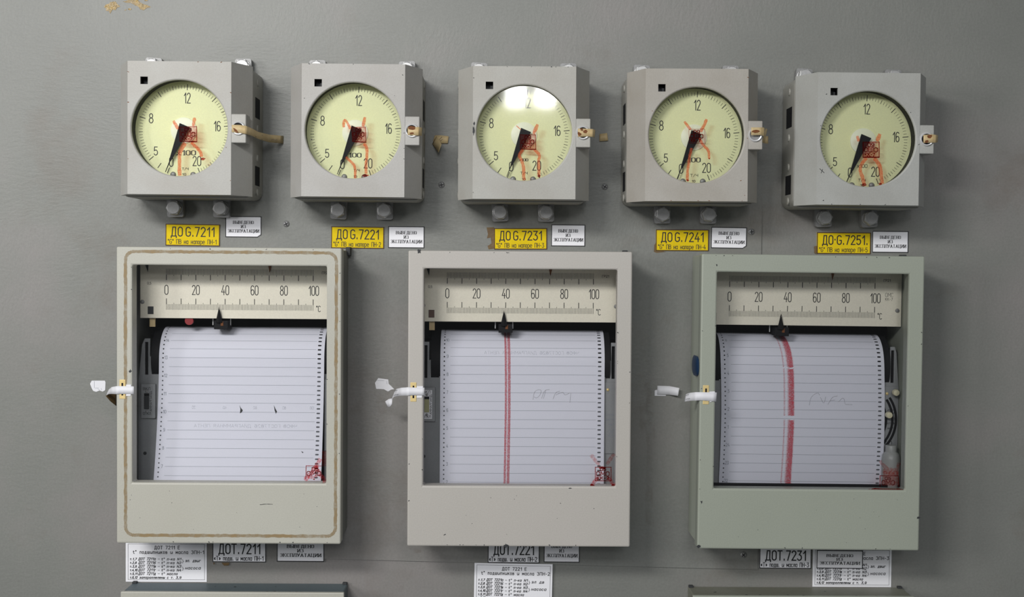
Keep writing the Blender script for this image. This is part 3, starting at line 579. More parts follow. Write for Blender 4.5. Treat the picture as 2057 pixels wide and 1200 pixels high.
def make_recorder(i):
    fr = RF[i]; root = thing('chart_recorder', fr, RLOOK[i], 'chart recorder', 'chart recorders in the lower row'); pm = M_RC[i]
    zA = [zoomer(3.74, 170, 480), zoomer(3.673, 740, 490), zoomer(3.547, 1300, 500)][i]; zB = [zoomer(2.857, 170, 780), zoomer(2.857, 780, 780), zoomer(3.0, 1340, 800)][i]
    # case: an open-fronted sheet metal box set through the wall
    c = MB(); W, H, t = 114.0, 152.8, 1.6
    c.box(-W, -W + t, -H, H, -46, 60); c.box(W - t, W, -H, H, -46, 60); c.box(-W + t, W - t, H - t, H, -46, 60); c.box(-W + t, W - t, -H, -H + t, -46, 60); c.box(-W + t, W - t, -H + t, H - t, -46, -44.5)
    case = c.build('case', M_CASE if i != 2 else pm, root)
    MB().plate(rect(-116.6, 116.6, -155.3, 155.3), [rect(-112, 112, -150, 150)[::-1]], PT + .2, 60).build('case_flange', pm if i else M_CASE, root, bevel=.8)  # first recorder's flange takes a darker paint, painting in its shadowed side
    MB().plate(rect(-115.4, 115.4, -154.2, 154.2), [rect(-112, 112, -150, 150)[::-1]], 60, 61.4).build('door_gasket', M_BLACK, root)
    # door with its window
    d = MB().plate(rect(-RW, RW, -RH, RH), [rect(-102, 103, -92.6, 138.2)[::-1]], 61.4, 80)
    door = d.build('door', pm, root, bevel=1.6)
    gm = MB(); gm.poly([(a, b, 75.4) for a, b in rect(-103.5, 104.5, -94, 139.6)]); gm.build('window_glass', M_PANE, root)
    if i == 2:
        m = MB()
        for n0 in (66.5, 72.0): m.poly([(-RW - .1, -155, n0), (-RW - .1, -155, n0 + 1.1), (-RW - .1, 155, n0 + 1.1), (-RW - .1, 155, n0)])
        m.build('side_groove', M_CASE, door)
    # chassis: back board, cheek plates, drum, black board for the inner darkness
    MB().box(-111, 111, -148, 148, -44, -42).build('back_board', M_DARK, root)
    shade_bd = MB().box(-111, 111, 58, 150, -30, -26).build('shade_board', M_BLACK, root)  # interior darkness between scale and chart, put in as a black board
    MB().lathe_u(VC, NC, [(34.3, -97), (34.3, -88), (33.6, -88), (33.6, 96), (34.3, 96), (34.3, 101)], 40).build('chart_drum', M_BLACK, root, smooth_angle=30)
    for sd in (-1, 1):
        a, b, nt = (-112, -84, -99) if sd < 0 else (93, 112, 102)
        if sd < 0: o = [(a, -146), (b, -146), (b, 37), (nt, 37), (nt, 57), (a + 7, 57), (a + 4, 50), (a, 10)]
        else: o = [(a, -146), (b, -146), (b, 10), (b - 3, 50), (b - 5, 57), (nt, 57), (nt, 37), (a, 37)]
        su = -104.6 if sd < 0 else 102.9
        ck = MB().plate(o, [rect(su, su + 3.4, 17, 53)[::-1]], 18, 21).build('cheek_plate', M_CHAS, root, bevel=.5)
        MB().box(su - .5, su + 4, 15, 55, 12, 16).build('guide_slot', M_BLACK, ck)
        if sd < 0:
            MB().box(-108, -92, -31, 7, 21, 25).build('switch_box', M_CHAS, ck, bevel=.6)
            MB().box(-105.6, -95.5, -28, 4, 25, 25.6).build('switch_label', M_WHITE if i == 1 else M_CHAS, ck)
            sw = MB().box(-104, -98.6, -20.5, -6, 25.6, 27.6); sw.build('toggle', M_SWITCH if i == 1 else M_DARK, ck, bevel=.5)
            MB().box(-104, -98.6, -6, -3.2, 25.6, 26.6).build('toggle_recess', M_BLACK, ck)
            w = MB(); text(w, 'ВКЛ', -105.2, -97.5, 0.4, 2.8, .4, 25.7); text(w, 'ОТКЛ', -105.2, -97, -26.8, 2.6, .4, 25.7)
            f2 = lambda x, y: (-96.6 - y * 1.0, -1 - x, 25.7)
            text(w, 'ДИАГРАММА', 0, 22, -.6, 2.0, .34, 25.7, f=f2); w.build('switch_lettering', M_PRINT, ck)
            for v in (-1.2, -23.2): MB().lathe(-101.3, v, [(1.5, 25.6), (1.2, 26.4), (.01, 26.7)], 16).build('screw', M_LUG, ck, smooth_angle=50)
            MB().cyl(-104.5, -70, 1.8, 21, 22, 16).build('chassis_bolt', M_DARK, ck)
        else:
            lp = MB().box(93.2, 111.5, -66, 13, 21, 22.5).build('speed_plate', M_CHAS, ck, bevel=.4)
            for v in (5, -63): MB().lathe(98.6 if v > 0 else 108.5, v, [(1.7, 22.5), (1.4, 23.4), (.01, 23.8)], 16).build('screw', M_BRASS if v > 0 else M_STEEL, lp, smooth_angle=50)
            w = MB()
            text(w, 'СКОРОСТЬ', 96.5, 110, -24, 2.0, .25, 22.65); text(w, 'ДИАГРАММЫ', 96.5, 110, -29, 2.0, .25, 22.65); text(w, 'мм/Ч', 100, 107, -34.5, 2.4, .3, 22.65); text(w, '20' if i < 2 else '60', 99.5, 107, -46.5 if i < 2 else -17, 7.2 if i < 2 else 4, .55, 22.65)
            if i < 2: w.build('speed_lettering', M_GREYPRINT, lp)
            if i == 2:
                g = MB()
                for rad in (33, 40, 44): g.brush([(60 + 5 + rad * math.cos(a / 10), -24 + rad * math.sin(a / 10)) for a in range(-7, 7)], 2.6, 22.8 + rad * .01)
                g.build('arc_groove', M_BLACK, lp)
                for px, py in ((1799, 789), (1785, 834)):
                    u, v = fr.loc(px, py, 30); MB().lathe(u, v, [(1.6, 22.5), (1.6, 27), (3.4, 28), (3.8, 31), (3.2, 34), (.01, 34.6)], 20).build('knob', M_IVORY, lp, smooth_angle=50)
                text(w, '40', 97, 105, -52, 4, .5, 22.65); w.build('speed_lettering', M_PRINT, lp)
                u, v = fr.loc(1790, 935, 34)
                MB().lathe_v(u, 33, [(6.5, v - 44), (9.6, v - 42), (9.8, v + 6), (9.0, v + 12), (6.0, v + 15), (6.0, v + 21), (5.4, v + 22)], 28).build('ink_bottle', M_BOTTLE, root, smooth_angle=40)
    # scale plate
    sp = MB().box(-108, 111, 79.8, 146, 26, 28).build('scale_plate', M_SCALE, root, bevel=.4)
    k = MB(); n = 28.12; u0, du = -79.2, 1.605
    for q in range(101):
        u = u0 + du * q; five = q % 10 == 5
        k.seg((u, 127.4 - (1.4 if five else 0)), (u, 134.0), .38, n, ext=0); k.seg((u, 89.1), (u, 95.3 + (1.4 if five else 0)), .38, n, ext=0)
        if q % 10 == 0: k.seg((u, 121.5), (u, 127.6), .75, n + .02, ext=0); k.seg((u, 95.2), (u, 101.4), .75, n + .02, ext=0)
    for q in range(0, 101, 20):
        tx = str(q); wd = {1: 3.5, 2: 7.8, 3: 10.8}[len(tx)]; u = u0 + du * q + (.6 if q == 100 else 0)
        text(k, tx, u - wd / 2, u + wd / 2, 105.8, 10.2, .8, n)
    text(k, '°С', 84.9, 89.3, 87.9, 6.4, .6, n); text(k, '0,5', -100, -96, 116.8, 2.5, .35, n); text(k, 'ГР21', 91, 98.4, 129.4, 2.5, .38, n)
    if i == 2: text(k, 'ОМС', 93, 101.5, 112.5, 4.4, .3, n); text(k, 'КК-7', 93, 101, 108.5, 2.8, .3, n)
    k.rect_line(-99.5, -93.4, 84.2, 92.4, .3, n)
    k.build('scale_marking', M_PRINT, sp)
    pw = MB().box(-99.4, -93.5, 84.3, 92.3, 27.6, 28.06); pw.build('number_window', M_DARK if i != 1 else M_BROWN, sp)
    if i < 2:
        MB().box(-99.2, -93.2, 70, 79.4, 20, 22).build('number_wheel', M_TAPE, root)
    MB().lathe(106.5, 97.5, [(2.4, 28), (2.1, 29), (.01, 29.4)], 20).build('scale_screw', M_LUG, sp, smooth_angle=50)
    MB().lathe(-105.5, 97.5, [(2.4, 28), (2.1, 29), (.01, 29.4)], 20).build('scale_screw', M_LUG, sp, smooth_angle=50)
    # measuring pointer, pen carriage and red limit flag
    val = [36.3, 38.9, 35.2][i]; u = u0 + du * val
    p = MB(); a = [p.p(u - 3.9, 75.5, 31), p.p(u + 3.9, 75.5, 31), p.p(u, 75.5, 35)]; b = p.p(u, 93.0, 31.6)
    for q in ((a[0], a[2], b), (a[2], a[1], b), (a[1], a[0], b), (a[0], a[1], a[2])): p.face(q)
    ptr = p.build('pointer', M_BLACK, root, recalc=True)
    MB().seg((u, 92.6), (u, 95.2), .3, 31.5) if False else None
    cb = MB().box(u - 6, u + 9.5, 68, 77.5, 10, 30).build('pen_carriage', M_BLACK, root, bevel=.6)
    for q in (-9.5, 9.8): MB().lathe_v(u + q, 18, [(.6, 72), (.6, 80)], 10).build('carriage_clip', M_CHROME, cb)
    MB().box(u + 1.6, u + 4.4, 72, 76.6, 30, 30.8).build('pen_tip', M_RUST, cb)
    if i == 0: MB().cyl(-55, 77, 4.6, 22, 26, 24).build('red_button', M_BUTTON, root)
    f = MB(); v7 = 70.6; uu = u0 + du * v7; f.plate([(uu - .2, 130.5), (uu + 2.4, 141), (uu - 2.4, 141)], [], 29, 29.6); f.build('limit_flag', M_RUST, root)
    if i < 2: f = MB(); uu = u0 + du * -12.4; f.plate([(uu, 130.0), (uu + .6, 140), (uu - 3.8, 141)], [], 29, 29.6); f.build('limit_flag', M_DARK, root)
    # chart paper over the drum
    cm = chart_map(i); UL, UR = (-86.6, 94.6); m = MB(); NS, NU = 60, 8
    smax = s_of_v(-110); svals = [smax * (q / NS) ** 1.0 - 6 for q in range(NS + 1)]
    rows = [[m.p(*cm(UL + (UR - UL) * j / NU, s, 0.0)) for j in range(NU + 1)] for s in svals]
    for A, B in zip(rows, rows[1:]):
        for j in range(NU): m.face((B[j], B[j + 1], A[j + 1], A[j]))
    paper = m.build('chart_paper', M_PAPER, root, smooth_angle=60)
    pr = MB(); nums = [['14', '13', '12', '11', '10', '9', '8', '7'], ['10', '9', '8', '7', '6', '5', '4', '3', '2'], ['6', '5', '4', '3', '2', '1', '24', '23', '22']][i]
    def v_at(py): # height of the chart where it crosses this photo row near its middle
        n = 26.0
        for _ in range(6):
            v = fr.loc(fr_mid, py, n)[1]; n = cm(0, s_of_v(v), 0)[2]
        return v
    fr_mid = [482, 1049, 1612][i]
    y0 = [480 + 768 / 3.74, 490 + 715 / 3.673, 500 + 660 / 3.547][i]; v0 = v_at(y0); s0 = s_of_v(v0); st = 9.92
    for q in range(-2, 19):
        s = s0 + st * q
        if s < 4 or s > smax - 2: continue
        for a in range(10): pr.seg((-75.5 + 16.1 * a, s), (-75.5 + 16.1 * (a + 1), s), .27, 0, f=cm, ext=0)
        if q % 2 == 0 and 0 <= q // 2 < len(nums):
            g = MB(); fm = lambda a, b, s=s: cm(a, s - b); t = nums[q // 2]; text(pr, t, -79.4 - (1.2 if len(t) > 1 else 0), None, -1.6, 3.4, .38, 0, f=fm)
    pr.build('chart_lettering', M_GREYPRINT, paper)
    hl = MB()
    for q in range(40):
        s = 3 + 5.0 * q
        if s > smax - 3: break
        top = s < s_of_v(34) + 2
        pts = circle(-82.2, s, .82, 10); hl.face([hl.p(*cm(a, b, .2)) for a, b in pts][::-1], 0 if top else 1)
        pts = rrect(87.2, 91.0, s - .8, s + .8, .7, 3); hl.face([hl.p(*cm(a, b, .2)) for a, b in pts][::-1], 0 if top else 1)
    hl.build('perforation_marking', [M_BLACK, M_HOLE], paper)
    tr = MB()
    if i == 1:
        def tu(s): return -13.6 + 1.6 * math.sin(min(1, s / 90) * 1.5) - .8 * max(0, (s - 110) / 80)
        for off, w, mi in ((-2.1, 2.2, 1), (1.5, 2.9, 1), (2.4, .9, 1), (-2.9, .4, 0), (-1.3, .4, 1), (0.3, .4, 1)):
            tr.brush([(tu(s) + off, s) for s in range(2, int(smax), 4)], w, 0, f=lambda a, b, o=mi: cm(a, b, .22 + .04 * (1 - o)), m=mi, jit=.16)
        for q in range(150): s = 3 + q * 1.27; tr.seg((tu(s) - 3.1, s), (tu(s) - 1.2, s - .9), .3, 0, f=lambda a, b: cm(a, b, .3), m=1); tr.seg((tu(s) + .3, s), (tu(s) + 2.8, s - .9), .3, 0, f=lambda a, b: cm(a, b, .3), m=1)
    if i == 2:
        segs = [(2, s_of_v(v_at(739))), (s_of_v(v_at(742)), s_of_v(v_at(836))), (s_of_v(v_at(845)), smax - 1)]
        def tu(s):
            k = min(1, s / 70); return -20.5 + 8.6 * math.sin(k * 1.57) - 1.2 * max(0, (s - 120) / 80)
        for a, b in segs:
            ss = [a + (b - a) * q / 14 for q in range(15)]
            tr.brush([(tu(s) + 3.6, s) for s in ss], 4.2, 0, f=lambda a, b: cm(a, b, .22), m=0, jit=.12)
            tr.brush([(tu(s) + 0.6, s) for s in ss], 1.6, 0, f=lambda a, b: cm(a, b, .24), m=1, jit=.3)
            q = a
            while q < b:
                u = tu(q); tr.seg((u - 5.4, q), (u - 3.8, q - .5), .45, 0, f=lambda a, b: cm(a, b, .28), m=1)
                tr.seg((u - 1.4, q), (u + 1.6, q - .7), .4, 0, f=lambda a, b: cm(a, b, .28), m=0); tr.seg((u + 5.0, q), (u + 6.4, q - .5), .4, 0, f=lambda a, b: cm(a, b, .28), m=0); q += 1.35
            tr.brush([(tu(s) - 5.0, s) for s in ss], .4, 0, f=lambda a, b: cm(a, b, .26), m=1)
    if i: tr.build('trace_marking', [M_RED, M_REDTHIN], paper)
    # faint text from the back of the sheet and pencilled notes
    gh = MB()
    if i == 0:
        fm = lambda a, b: cm(a, s_of_v(v_at(822)) - b); 
        for t, u in (('20', -47), ('40', -13), ('60', 20), ('80', 52), ('100', 82)): text(gh, t, u - 2, None, 0, 3.0, .35, 0, f=fm, mirror=True)
        fm = lambda a, b: cm(a, s_of_v(v_at(859)) - b); text(gh, 'ЧФ08 ГОСТ7826 ДИАГРАММНАЯ ЛЕНТА', -46, 66, 0, 3.2, .4, 0, f=fm, mirror=True, gap=2)
    if i == 1:
        fm = lambda a, b: cm(a, s_of_v(v_at(712)) - b); text(gh, 'ЧФ08 ГОСТ7826 ДИАГРАММНАЯ ЛЕНТА'.replace('Я', 'А'), -38, 66, 0, 3.2, .4, 0, f=fm, mirror=True, gap=2)
    pe = MB()
    if i == 1:
        Z = zoomer(2.857, 780, 780)
        for l in ([(830, 68), (838, 20), (862, 8), (880, 12), (872, 40), (850, 60), (836, 50)], [(880, 60), (896, 12), (925, 8)], [(905, 10), (890, 62)], [(945, 64), (960, 24), (985, 18)], [(960, 40), (1005, 20), (1010, 42), (1040, 30)], [(1048, 28), (1042, 84)]):
            pts = [fr.loc(*Z(*q), 26.5) for q in l]; pe.brush([(a, s_of_v(b)) for a, b in pts], .55, 0, f=lambda a, b: cm(a, b, .24))
    if i == 2:
        Z = zoomer(3.75, 1570, 680)
        for l in ([(205, 505), (215, 450), (245, 420), (275, 410), (285, 430)], [(290, 445), (315, 500), (330, 440)], [(345, 500), (380, 440), (420, 435)], [(360, 470), (400, 465)], [(425, 480), (465, 440), (475, 495)], [(475, 498), (530, 500)]):
            pts = [fr.loc(*Z(*q), 26.5) for q in l]; pe.brush([(a, s_of_v(b)) for a, b in pts], .5, 0, f=lambda a, b: cm(a, b, .24))
    if gh.v: gh.build('faint_lettering', M_FAINT, paper)
    if pe.v: pe.build('pencil_marking', M_PENCIL, paper)
    if i == 0:
        Z = zoomer(2.857, 170, 780); te = MB()
        for l in ([(898, 98), (905, 112), (918, 128), (912, 140), (902, 145), (904, 120)], [(1095, 98), (1104, 118), (1114, 135), (1108, 148), (1100, 128)], [(1258, 360), (1272, 366), (1268, 372)]):
            pts = [fr.loc(*Z(*q), 28) for q in l]; te.face([te.p(*cm(a, s_of_v(b), .25)) for a, b in pts][::-1])
        te.build('torn_hole_marking', M_DARK, paper)
    lv = fr.loc(fr_mid, [971.0, 972.5, 972.5][i], 40)[1]; MB().box(-111, 111, lv - 14, lv, 37, 41).build('lower_shade_bar', M_BLACK, root, bevel=.6)  # shade below the end of the chart, put in as a black bar
    # keyhole plate on the door edge
    kx, ky = [(246, 782.5), (830.5, 788), (1418, 793.5)][i]; u, v = fr.loc(kx, ky, 80)
    kp = MB().box(u - 3.2, u + 3.2, v - 10.2, v + 10.2, 79.6, 80.5).build('keyhole_plate', M_BRASS, door, bevel=.4)
    MB().box(u - .9, u + .9, v - 6.5, v + 6.8, 80.4, 80.6).build('keyhole', M_BLACK, kp)
    for sv in (1,): 
        cl = MB().box(RW - 3.5, RW + 1.5, 150, 159.5, 1.8, 14).build('mounting_clip', M_DARK, root, bevel=.5)
    # red stamp on the window corner
    g = MB(); n = 75.9
    if i == 0:
        Z = zoomer(12, 590, 890); L = lambda x, y: fr.loc(*Z(x, y), n); k = 12 * 1.9
        g.line([L(*p) for p in ((300, 555), (662, 560))], 18 / k, n, m=1); g.line([L(*p) for p in ((300, 560), (292, 880))], 18 / k, n, m=1)
        g.brush([L(*p) for p in ((640, 380), (560, 540), (440, 720), (270, 910))], 110 / k, n - .05, m=0, jit=.3); g.brush([L(*p) for p in ((520, 560), (620, 720), (760, 940))], 90 / k, n - .06, m=0, jit=.3)
        g.brush([L(*p) for p in ((740, 200), (735, 420), (740, 560))], 110 / k, n, m=2, jit=.2); g.brush([L(*p) for p in ((340, 840), (470, 830), (640, 760))], 60 / k, n, m=0, jit=.4)
        text(g, '05', *[L(440, 680)[0], L(590, 680)[0]], L(440, 680)[1], 4.0, .9, n + .05, m=1); text(g, 'ОМО', L(320, 800)[0], L(650, 800)[0], L(320, 790)[1], 4.4, .9, n + .05, m=1)
        g.blob(*L(490, 880), 1.0, .8, n + .1, m=1); g.brush([L(680, 990), L(795, 990)], 60 / k, n, m=1, jit=.3)
    elif i == 1:
        Z = zoomer(12, 1170, 890); L = lambda x, y: fr.loc(*Z(x, y), n); k = 12 * 1.9
        for st in (((205, 290), (300, 420), (410, 540)), ((770, 270), (680, 380), (590, 520)), ((370, 840), (290, 930), (220, 1050)), ((620, 830), (690, 930), (770, 1050))): g.brush([L(*p) for p in st], 85 / k, n - .05, m=2 if st[0][1] < 400 else 0, jit=.2)
        bx = [(310, 590), (690, 590), (690, 915), (310, 915)]; g.line([L(*p) for p in bx + [bx[0]]], 20 / k, n + .05, m=1)
        g.brush([L(400, 600), L(560, 605)], 60 / k, n + .02, m=1, jit=.2)
        text(g, '05', L(430, 670)[0], L(560, 670)[0], L(430, 672)[1], 3.0, .9, n + .1, m=1); text(g, 'ОМО', L(340, 800)[0], L(645, 800)[0], L(340, 800)[1], 4.6, .85, n + .1, m=1); text(g, 'КК-2', L(350, 880)[0], L(640, 880)[0], L(350, 880)[1], 2.6, .9, n + .1, m=1)
        g.brush([L(190, 1020), L(290, 1050)], 70 / k, n, m=1, jit=.3); g.brush([L(700, 1030), L(790, 1030)], 60 / k, n, m=1, jit=.3)
    else:
        Z = zoomer(3.75, 1570, 680); L = lambda x, y: fr.loc(*Z(x, y), n); k = 3.75 * 1.9
        for st, w in ((((740, 925), (790, 985), (870, 1000), (885, 940)), 26), (((760, 1000), (830, 1010), (880, 1020)), 40)): g.brush([L(*p) for p in st], w / k, n - .05, m=2, jit=.3)
        g.poly([(*L(*p), n - .08) for p in ((755, 1110), (880, 1110), (885, 1000), (770, 1000))], 2)
        g.line([L(*p) for p in ((742, 1120), (742, 1036), (880, 1036), (884, 1120))], 6 / k, n, m=1); text(g, '05', L(780, 1066)[0], L(822, 1066)[0], L(780, 1066)[1], 2.9, .7, n, m=1); text(g, 'ОМО', L(755, 1104)[0], L(850, 1104)[0], L(755, 1104)[1], 4.6, .7, n, m=1)
        g.brush([L(655, 1148), L(740, 1138), L(850, 1142), L(925, 1150)], 22 / k, n + .05, m=1, jit=.4)
    o = g.build('stamp_marking', [M_PINK, M_STAMP, M_SMEAR], root); o['label'] = 'red square stamp smeared over the window corner'
    # sealant line and chipped paint on the door
    if i == 0:
        l = rrect(-RW + 9.5, RW - 5.5, -RH + 8.6, RH - 5.0, 9, 6); l.append(l[0]); m = MB(); pts = []
        for a, b in zip(l, l[1:]):
            q = max(1, int(math.hypot(b[0] - a[0], b[1] - a[1]) / 12)); pts += [(a[0] + (b[0] - a[0]) * k / q, a[1] + (b[1] - a[1]) * k / q) for k in range(q)]
        pts.append(l[-1]); m2 = MB(); save = random.getstate(); m2.brush(pts, 3.3, 80.12, jit=.22); o = m2.build('sealant_line_marking', M_LINE, door); o['label'] = 'brown sealant line'
    c = MB()
    for q in range(22):
        if random.random() < .6: u, v = random.uniform(-RW + 2, RW - 2), random.choice((-RH + 1.7, RH - 1.8))
        else: u, v = random.choice((-RW + 1.8, RW - 1.8, -102.8, 103.8)), random.uniform(-RH + 3, RH - 3)
        c.blob(u, v, random.uniform(.25, .9), random.uniform(.25, .6), 80.14, rot=random.uniform(-1, 1), jit=.4)
    for q in range(10): c.blob(random.uniform(-108, 108), random.uniform(-150, -100), random.uniform(.2, .45), random.uniform(.2, .4), 80.14, jit=.4)
    if i == 0: c.brush([fr.loc(*zB(1005, 670), 80), fr.loc(*zB(1040, 666), 80), fr.loc(*zB(1080, 668), 80)], .55, 80.15, jit=.4); c.blob(*fr.loc(*zA(345, 995), 80), 1.3, 1.6, 80.15, jit=.5)
    if i == 1: c.blob(*fr.loc(*zB(676, 905), 80), 2.2, 1.8, 80.15, jit=.4); c.blob(*fr.loc(*zA(375, 55), 80), 2.0, 2.2, 80.15, jit=.4); c.blob(*fr.loc(*zB(1043, 575), 80), 1.6, .5, 80.15, jit=.3); c.blob(*fr.loc(*zB(323, 842), 80), 1.2, .5, 80.15, rot=.4, jit=.4)
    if i == 2: c.blob(*fr.loc(*zB(208, 628), 80), 1.0, 1.5, 80.15, jit=.5); c.blob(*fr.loc(*zB(190, 895), 80), 2.4, 1.6, 80.15, jit=.4); c.blob(*fr.loc(*zB(1514, 722), 80), 1.6, 1.5, 80.15, jit=.4)
    c.build('chipped_paint_marking', M_DARK, door)
    if i == 2:
        u, v = -RW - .6, fr.loc(1393, 737, 70)[1]; b = MB(); rows = []
        for q in range(1, 8):
            ph = math.pi * q / 8; rows.append([b.p(u - 3.6 * math.sin(ph) ** .6 * max(0, math.cos(a)) + .3, v + 11.5 * math.cos(ph), 54 + 21 * math.sin(ph) ** .6 * math.sin(a)) for a in [2 * math.pi * k / 20 for k in range(20)]])
        for A, B in zip(rows, rows[1:]):
            for k in range(20): j = (k + 1) % 20; b.face((A[k], B[k], B[j], A[j]))
        b.face(rows[0]); b.face(rows[-1][::-1])
        o = b.build('blue_paint_stain', M_BLUE, door, recalc=True, smooth_angle=60); o['label'] = 'dark blue paint blot'
    return root
for i in range(3): make_recorder(i)

# ------------------------------------------------------------------ the two cases along the bottom edge
def low_case(px0, px1, py, name_label, top, front):
    (x0, z0), (x1, z1) = at(px0, py, 45), at(px1, py + 2, 45); W = (x1 - x0) / 2
    fr = Frame((x0 + x1) / 2, (z0 + z1) / 2 - 157, 0); root = thing('instrument_case', fr, name_label, 'instrument case', 'instrument cases along the lower edge')
    MB().box(-W + 1, W - 1, -156, 156, .3, 40).build('case', top, root, bevel=1.2)
    d = MB().plate(rect(-W, W, -157, 157), [rect(-W + 17, W - 16, -92, 138)[::-1]], 40, 45).build('door', front, root, bevel=1.0)
    MB().box(-W + 16, W - 15, -93, 139, 40.5, 41.2).build('window_glass', M_PANE, root)
    for s in (-1, 1): MB().box(s * (W - 4) - 2.5, s * (W - 4) + 2.5, 155, 158.2, .4, 6).build('mounting_clip', M_DARK, root, bevel=.6)
    c = MB()
    for q in range(14): c.poly([(a, 156.15, b) for a, b in [(lambda u, n: [(u + random.uniform(.6, 2.4) * math.cos(k), n + random.uniform(.4, 1.2) * math.sin(k)) for k in (0, 1.2, 2.4, 3.6, 4.8)])(random.uniform(-W + 4, W - 4), random.choice((38, 36, 37, random.uniform(4, 36))))][0]][::-1])
    c.build('chipped_paint_marking', M_DARK, root)
low_case(242, 691, 1189.5, 'blue-grey topped instrument case cut off by the lower picture edge, under the 7211 table plate', M_BLUEGREY, M_RC[0])
low_case(1392, 1838, 1197.5, 'olive-grey instrument case cut off by the lower picture edge, under the 7231 sign', M_OLIVE, M_RC[2])

# ------------------------------------------------------------------ signs and plates
def sign(name, mat, border, corners, nb, label, cat, group, draw, bw=.9, cut=0, t=.9):
    tl, tr, bl = [at(*c, nb + t) for c in corners]
    th = math.atan2(tr[1] - tl[1], tr[0] - tl[0]); W = math.hypot(tr[0] - tl[0], tr[1] - tl[1]); H = math.hypot(tl[0] - bl[0], tl[1] - bl[1])
    fr = Frame((tr[0] + bl[0]) / 2, (tr[1] + bl[1]) / 2, th); root = thing(name, fr, label, cat, group); w, h = W / 2, H / 2
    o = rect(-w, w, -h, h)
    if cut: o = [(-w, -h), (w - cut, -h), (w, -h + cut * .7), (w, h), (-w, h)]
    MB().plate(o, [], nb, nb + t).build('plate', mat, root)
    n = nb + t + .12
    if border is not None: MB().line([(a * (1 - bw / 2 / w), b * (1 - bw / 2 / h)) for a, b in o + [o[0]]], bw, n).build('edge_marking', border, root)  # one dark line paints both the border and the shadow along the edges
    m = MB(); draw(m, w, h, n); m.build('lettering', M_PRINT, root)
    return root
def yellow(i):
    z = GZ[i]; c = [[(388, 1053), (707, 1058), (388, 1181)], [(302, 1043), (605, 1047), (300, 1168)], [(301, 1050), (612, 1050), (300, 1175)], [(287, 1028), (598, 1030), (284, 1154)], [(290, 1020), (599, 1022), (287, 1143)]][i]
    t1 = 'ДО\u2009G.%s' % GNO[i] if i < 4 else 'ДО·G.7251.'
    def draw(m, w, h, n):
        text(m, t1, -w * .79, w * (.80 if i < 4 else .88), -h * .12, h * .82, 1.15, n, gap=2.0); text(m, '"G" ПВ на напоре ПН-%d' % (i + 1), -w * .91, w * .88, -h * .82, h * .40, .56, n, gap=2.0)
    sign('gauge_sign', M_YEL, M_YELEDGE, [z(*q) for q in c], PT if i in (1, 2, 3) else .05, 'yellow sign numbered %s with black lettering under its gauge' % GNO[i], 'sign', 'yellow signs under the gauges', draw)
def notice(corners, nb, label, group, cut=0, top=.62, bold=.47):
    def draw(m, w, h, n):
        text(m, 'ВЫВЕДЕНО', -w * .56, w * .56, h * .28, h * .27, bold, n, serif=True, gap=2.4); text(m, 'ИЗ', -w * .12, w * .12, -h * .12, h * .27, bold, n, serif=True, gap=2.4); text(m, 'ЭКСПЛУАТАЦИИ', -w * .86, w * .86, -h * .54, h * .28, bold, n, serif=True, gap=2.4)
    sign('notice_label', M_WHITE, M_PRINT, corners, nb, label, 'label', group, draw, cut=cut, t=.5)
WC = [[(740, 1008), (952, 1010), (740, 1132)], [(628, 1042), (836, 1044), (628, 1167)], [(637, 1028), (837, 1030), (635, 1156)], [(612, 1013), (822, 1017), (608, 1138)], [(607, 1012), (815, 1014), (605, 1136)]]
for i in range(5):
    yellow(i)
    notice([GZ[i](*q) for q in WC[i]], PT if i in (1, 2, 3) else .05, 'white out of service label beside the yellow sign numbered %s' % GNO[i], 'white labels beside the yellow signs', cut=4 if i in (0, 3) else 0)
zB = [zoomer(2.857, 170, 780), zoomer(2.857, 780, 780), zoomer(3.0, 1340, 800)]
DC = [[(735, 873), (1042, 875), (733, 999)], [(571, 878), (868, 880), (571, 1004)], [(558, 897), (871, 900), (556, 1027)]]
def white_sign(i):
    def draw(m, w, h, n):
        text(m, 'ДОТ.72%d1' % (i + 1), -w * .76, w * .78, -h * .22, h * .86, 1.3, n, gap=2.0); text(m, '«Т» подш. и масла ПН-%d' % (i + 1), -w * .94, w * .90, -h * .84, h * .38, .68, n, gap=2.0)
    sign('recorder_sign', M_WHITE, M_PRINT, [zB[i](*q) for q in DC[i]], PT if i == 1 else .05, ['white sign with bold black 7211 half hidden under the cream recorder', 'white sign with bold black 7221 half hidden under the beige recorder', 'white sign with bold black 7231 under the green-grey recorder'][i], 'sign', 'white signs under the recorders', draw)
for i in range(3): white_sign(i)
notice([zB[0](*q) for q in ((1104, 872), (1376, 874), (1102, 996))], PT, 'white out of service label on the wall under the cream recorder, beside sign 7211', 'white labels under the recorders', bold=.58)
notice([zB[1](*q) for q in ((893, 870), (1099, 872), (892, 1000))], PT, 'white out of service label on the wall under the beige recorder, beside sign 7221', 'white labels under the recorders')
notice([zB[2](*q) for q in ((902, 917), (1181, 920), (900, 1027))], .75, 'white out of service label stuck over the lettered table plate 7231', 'white labels under the recorders', bold=.55)
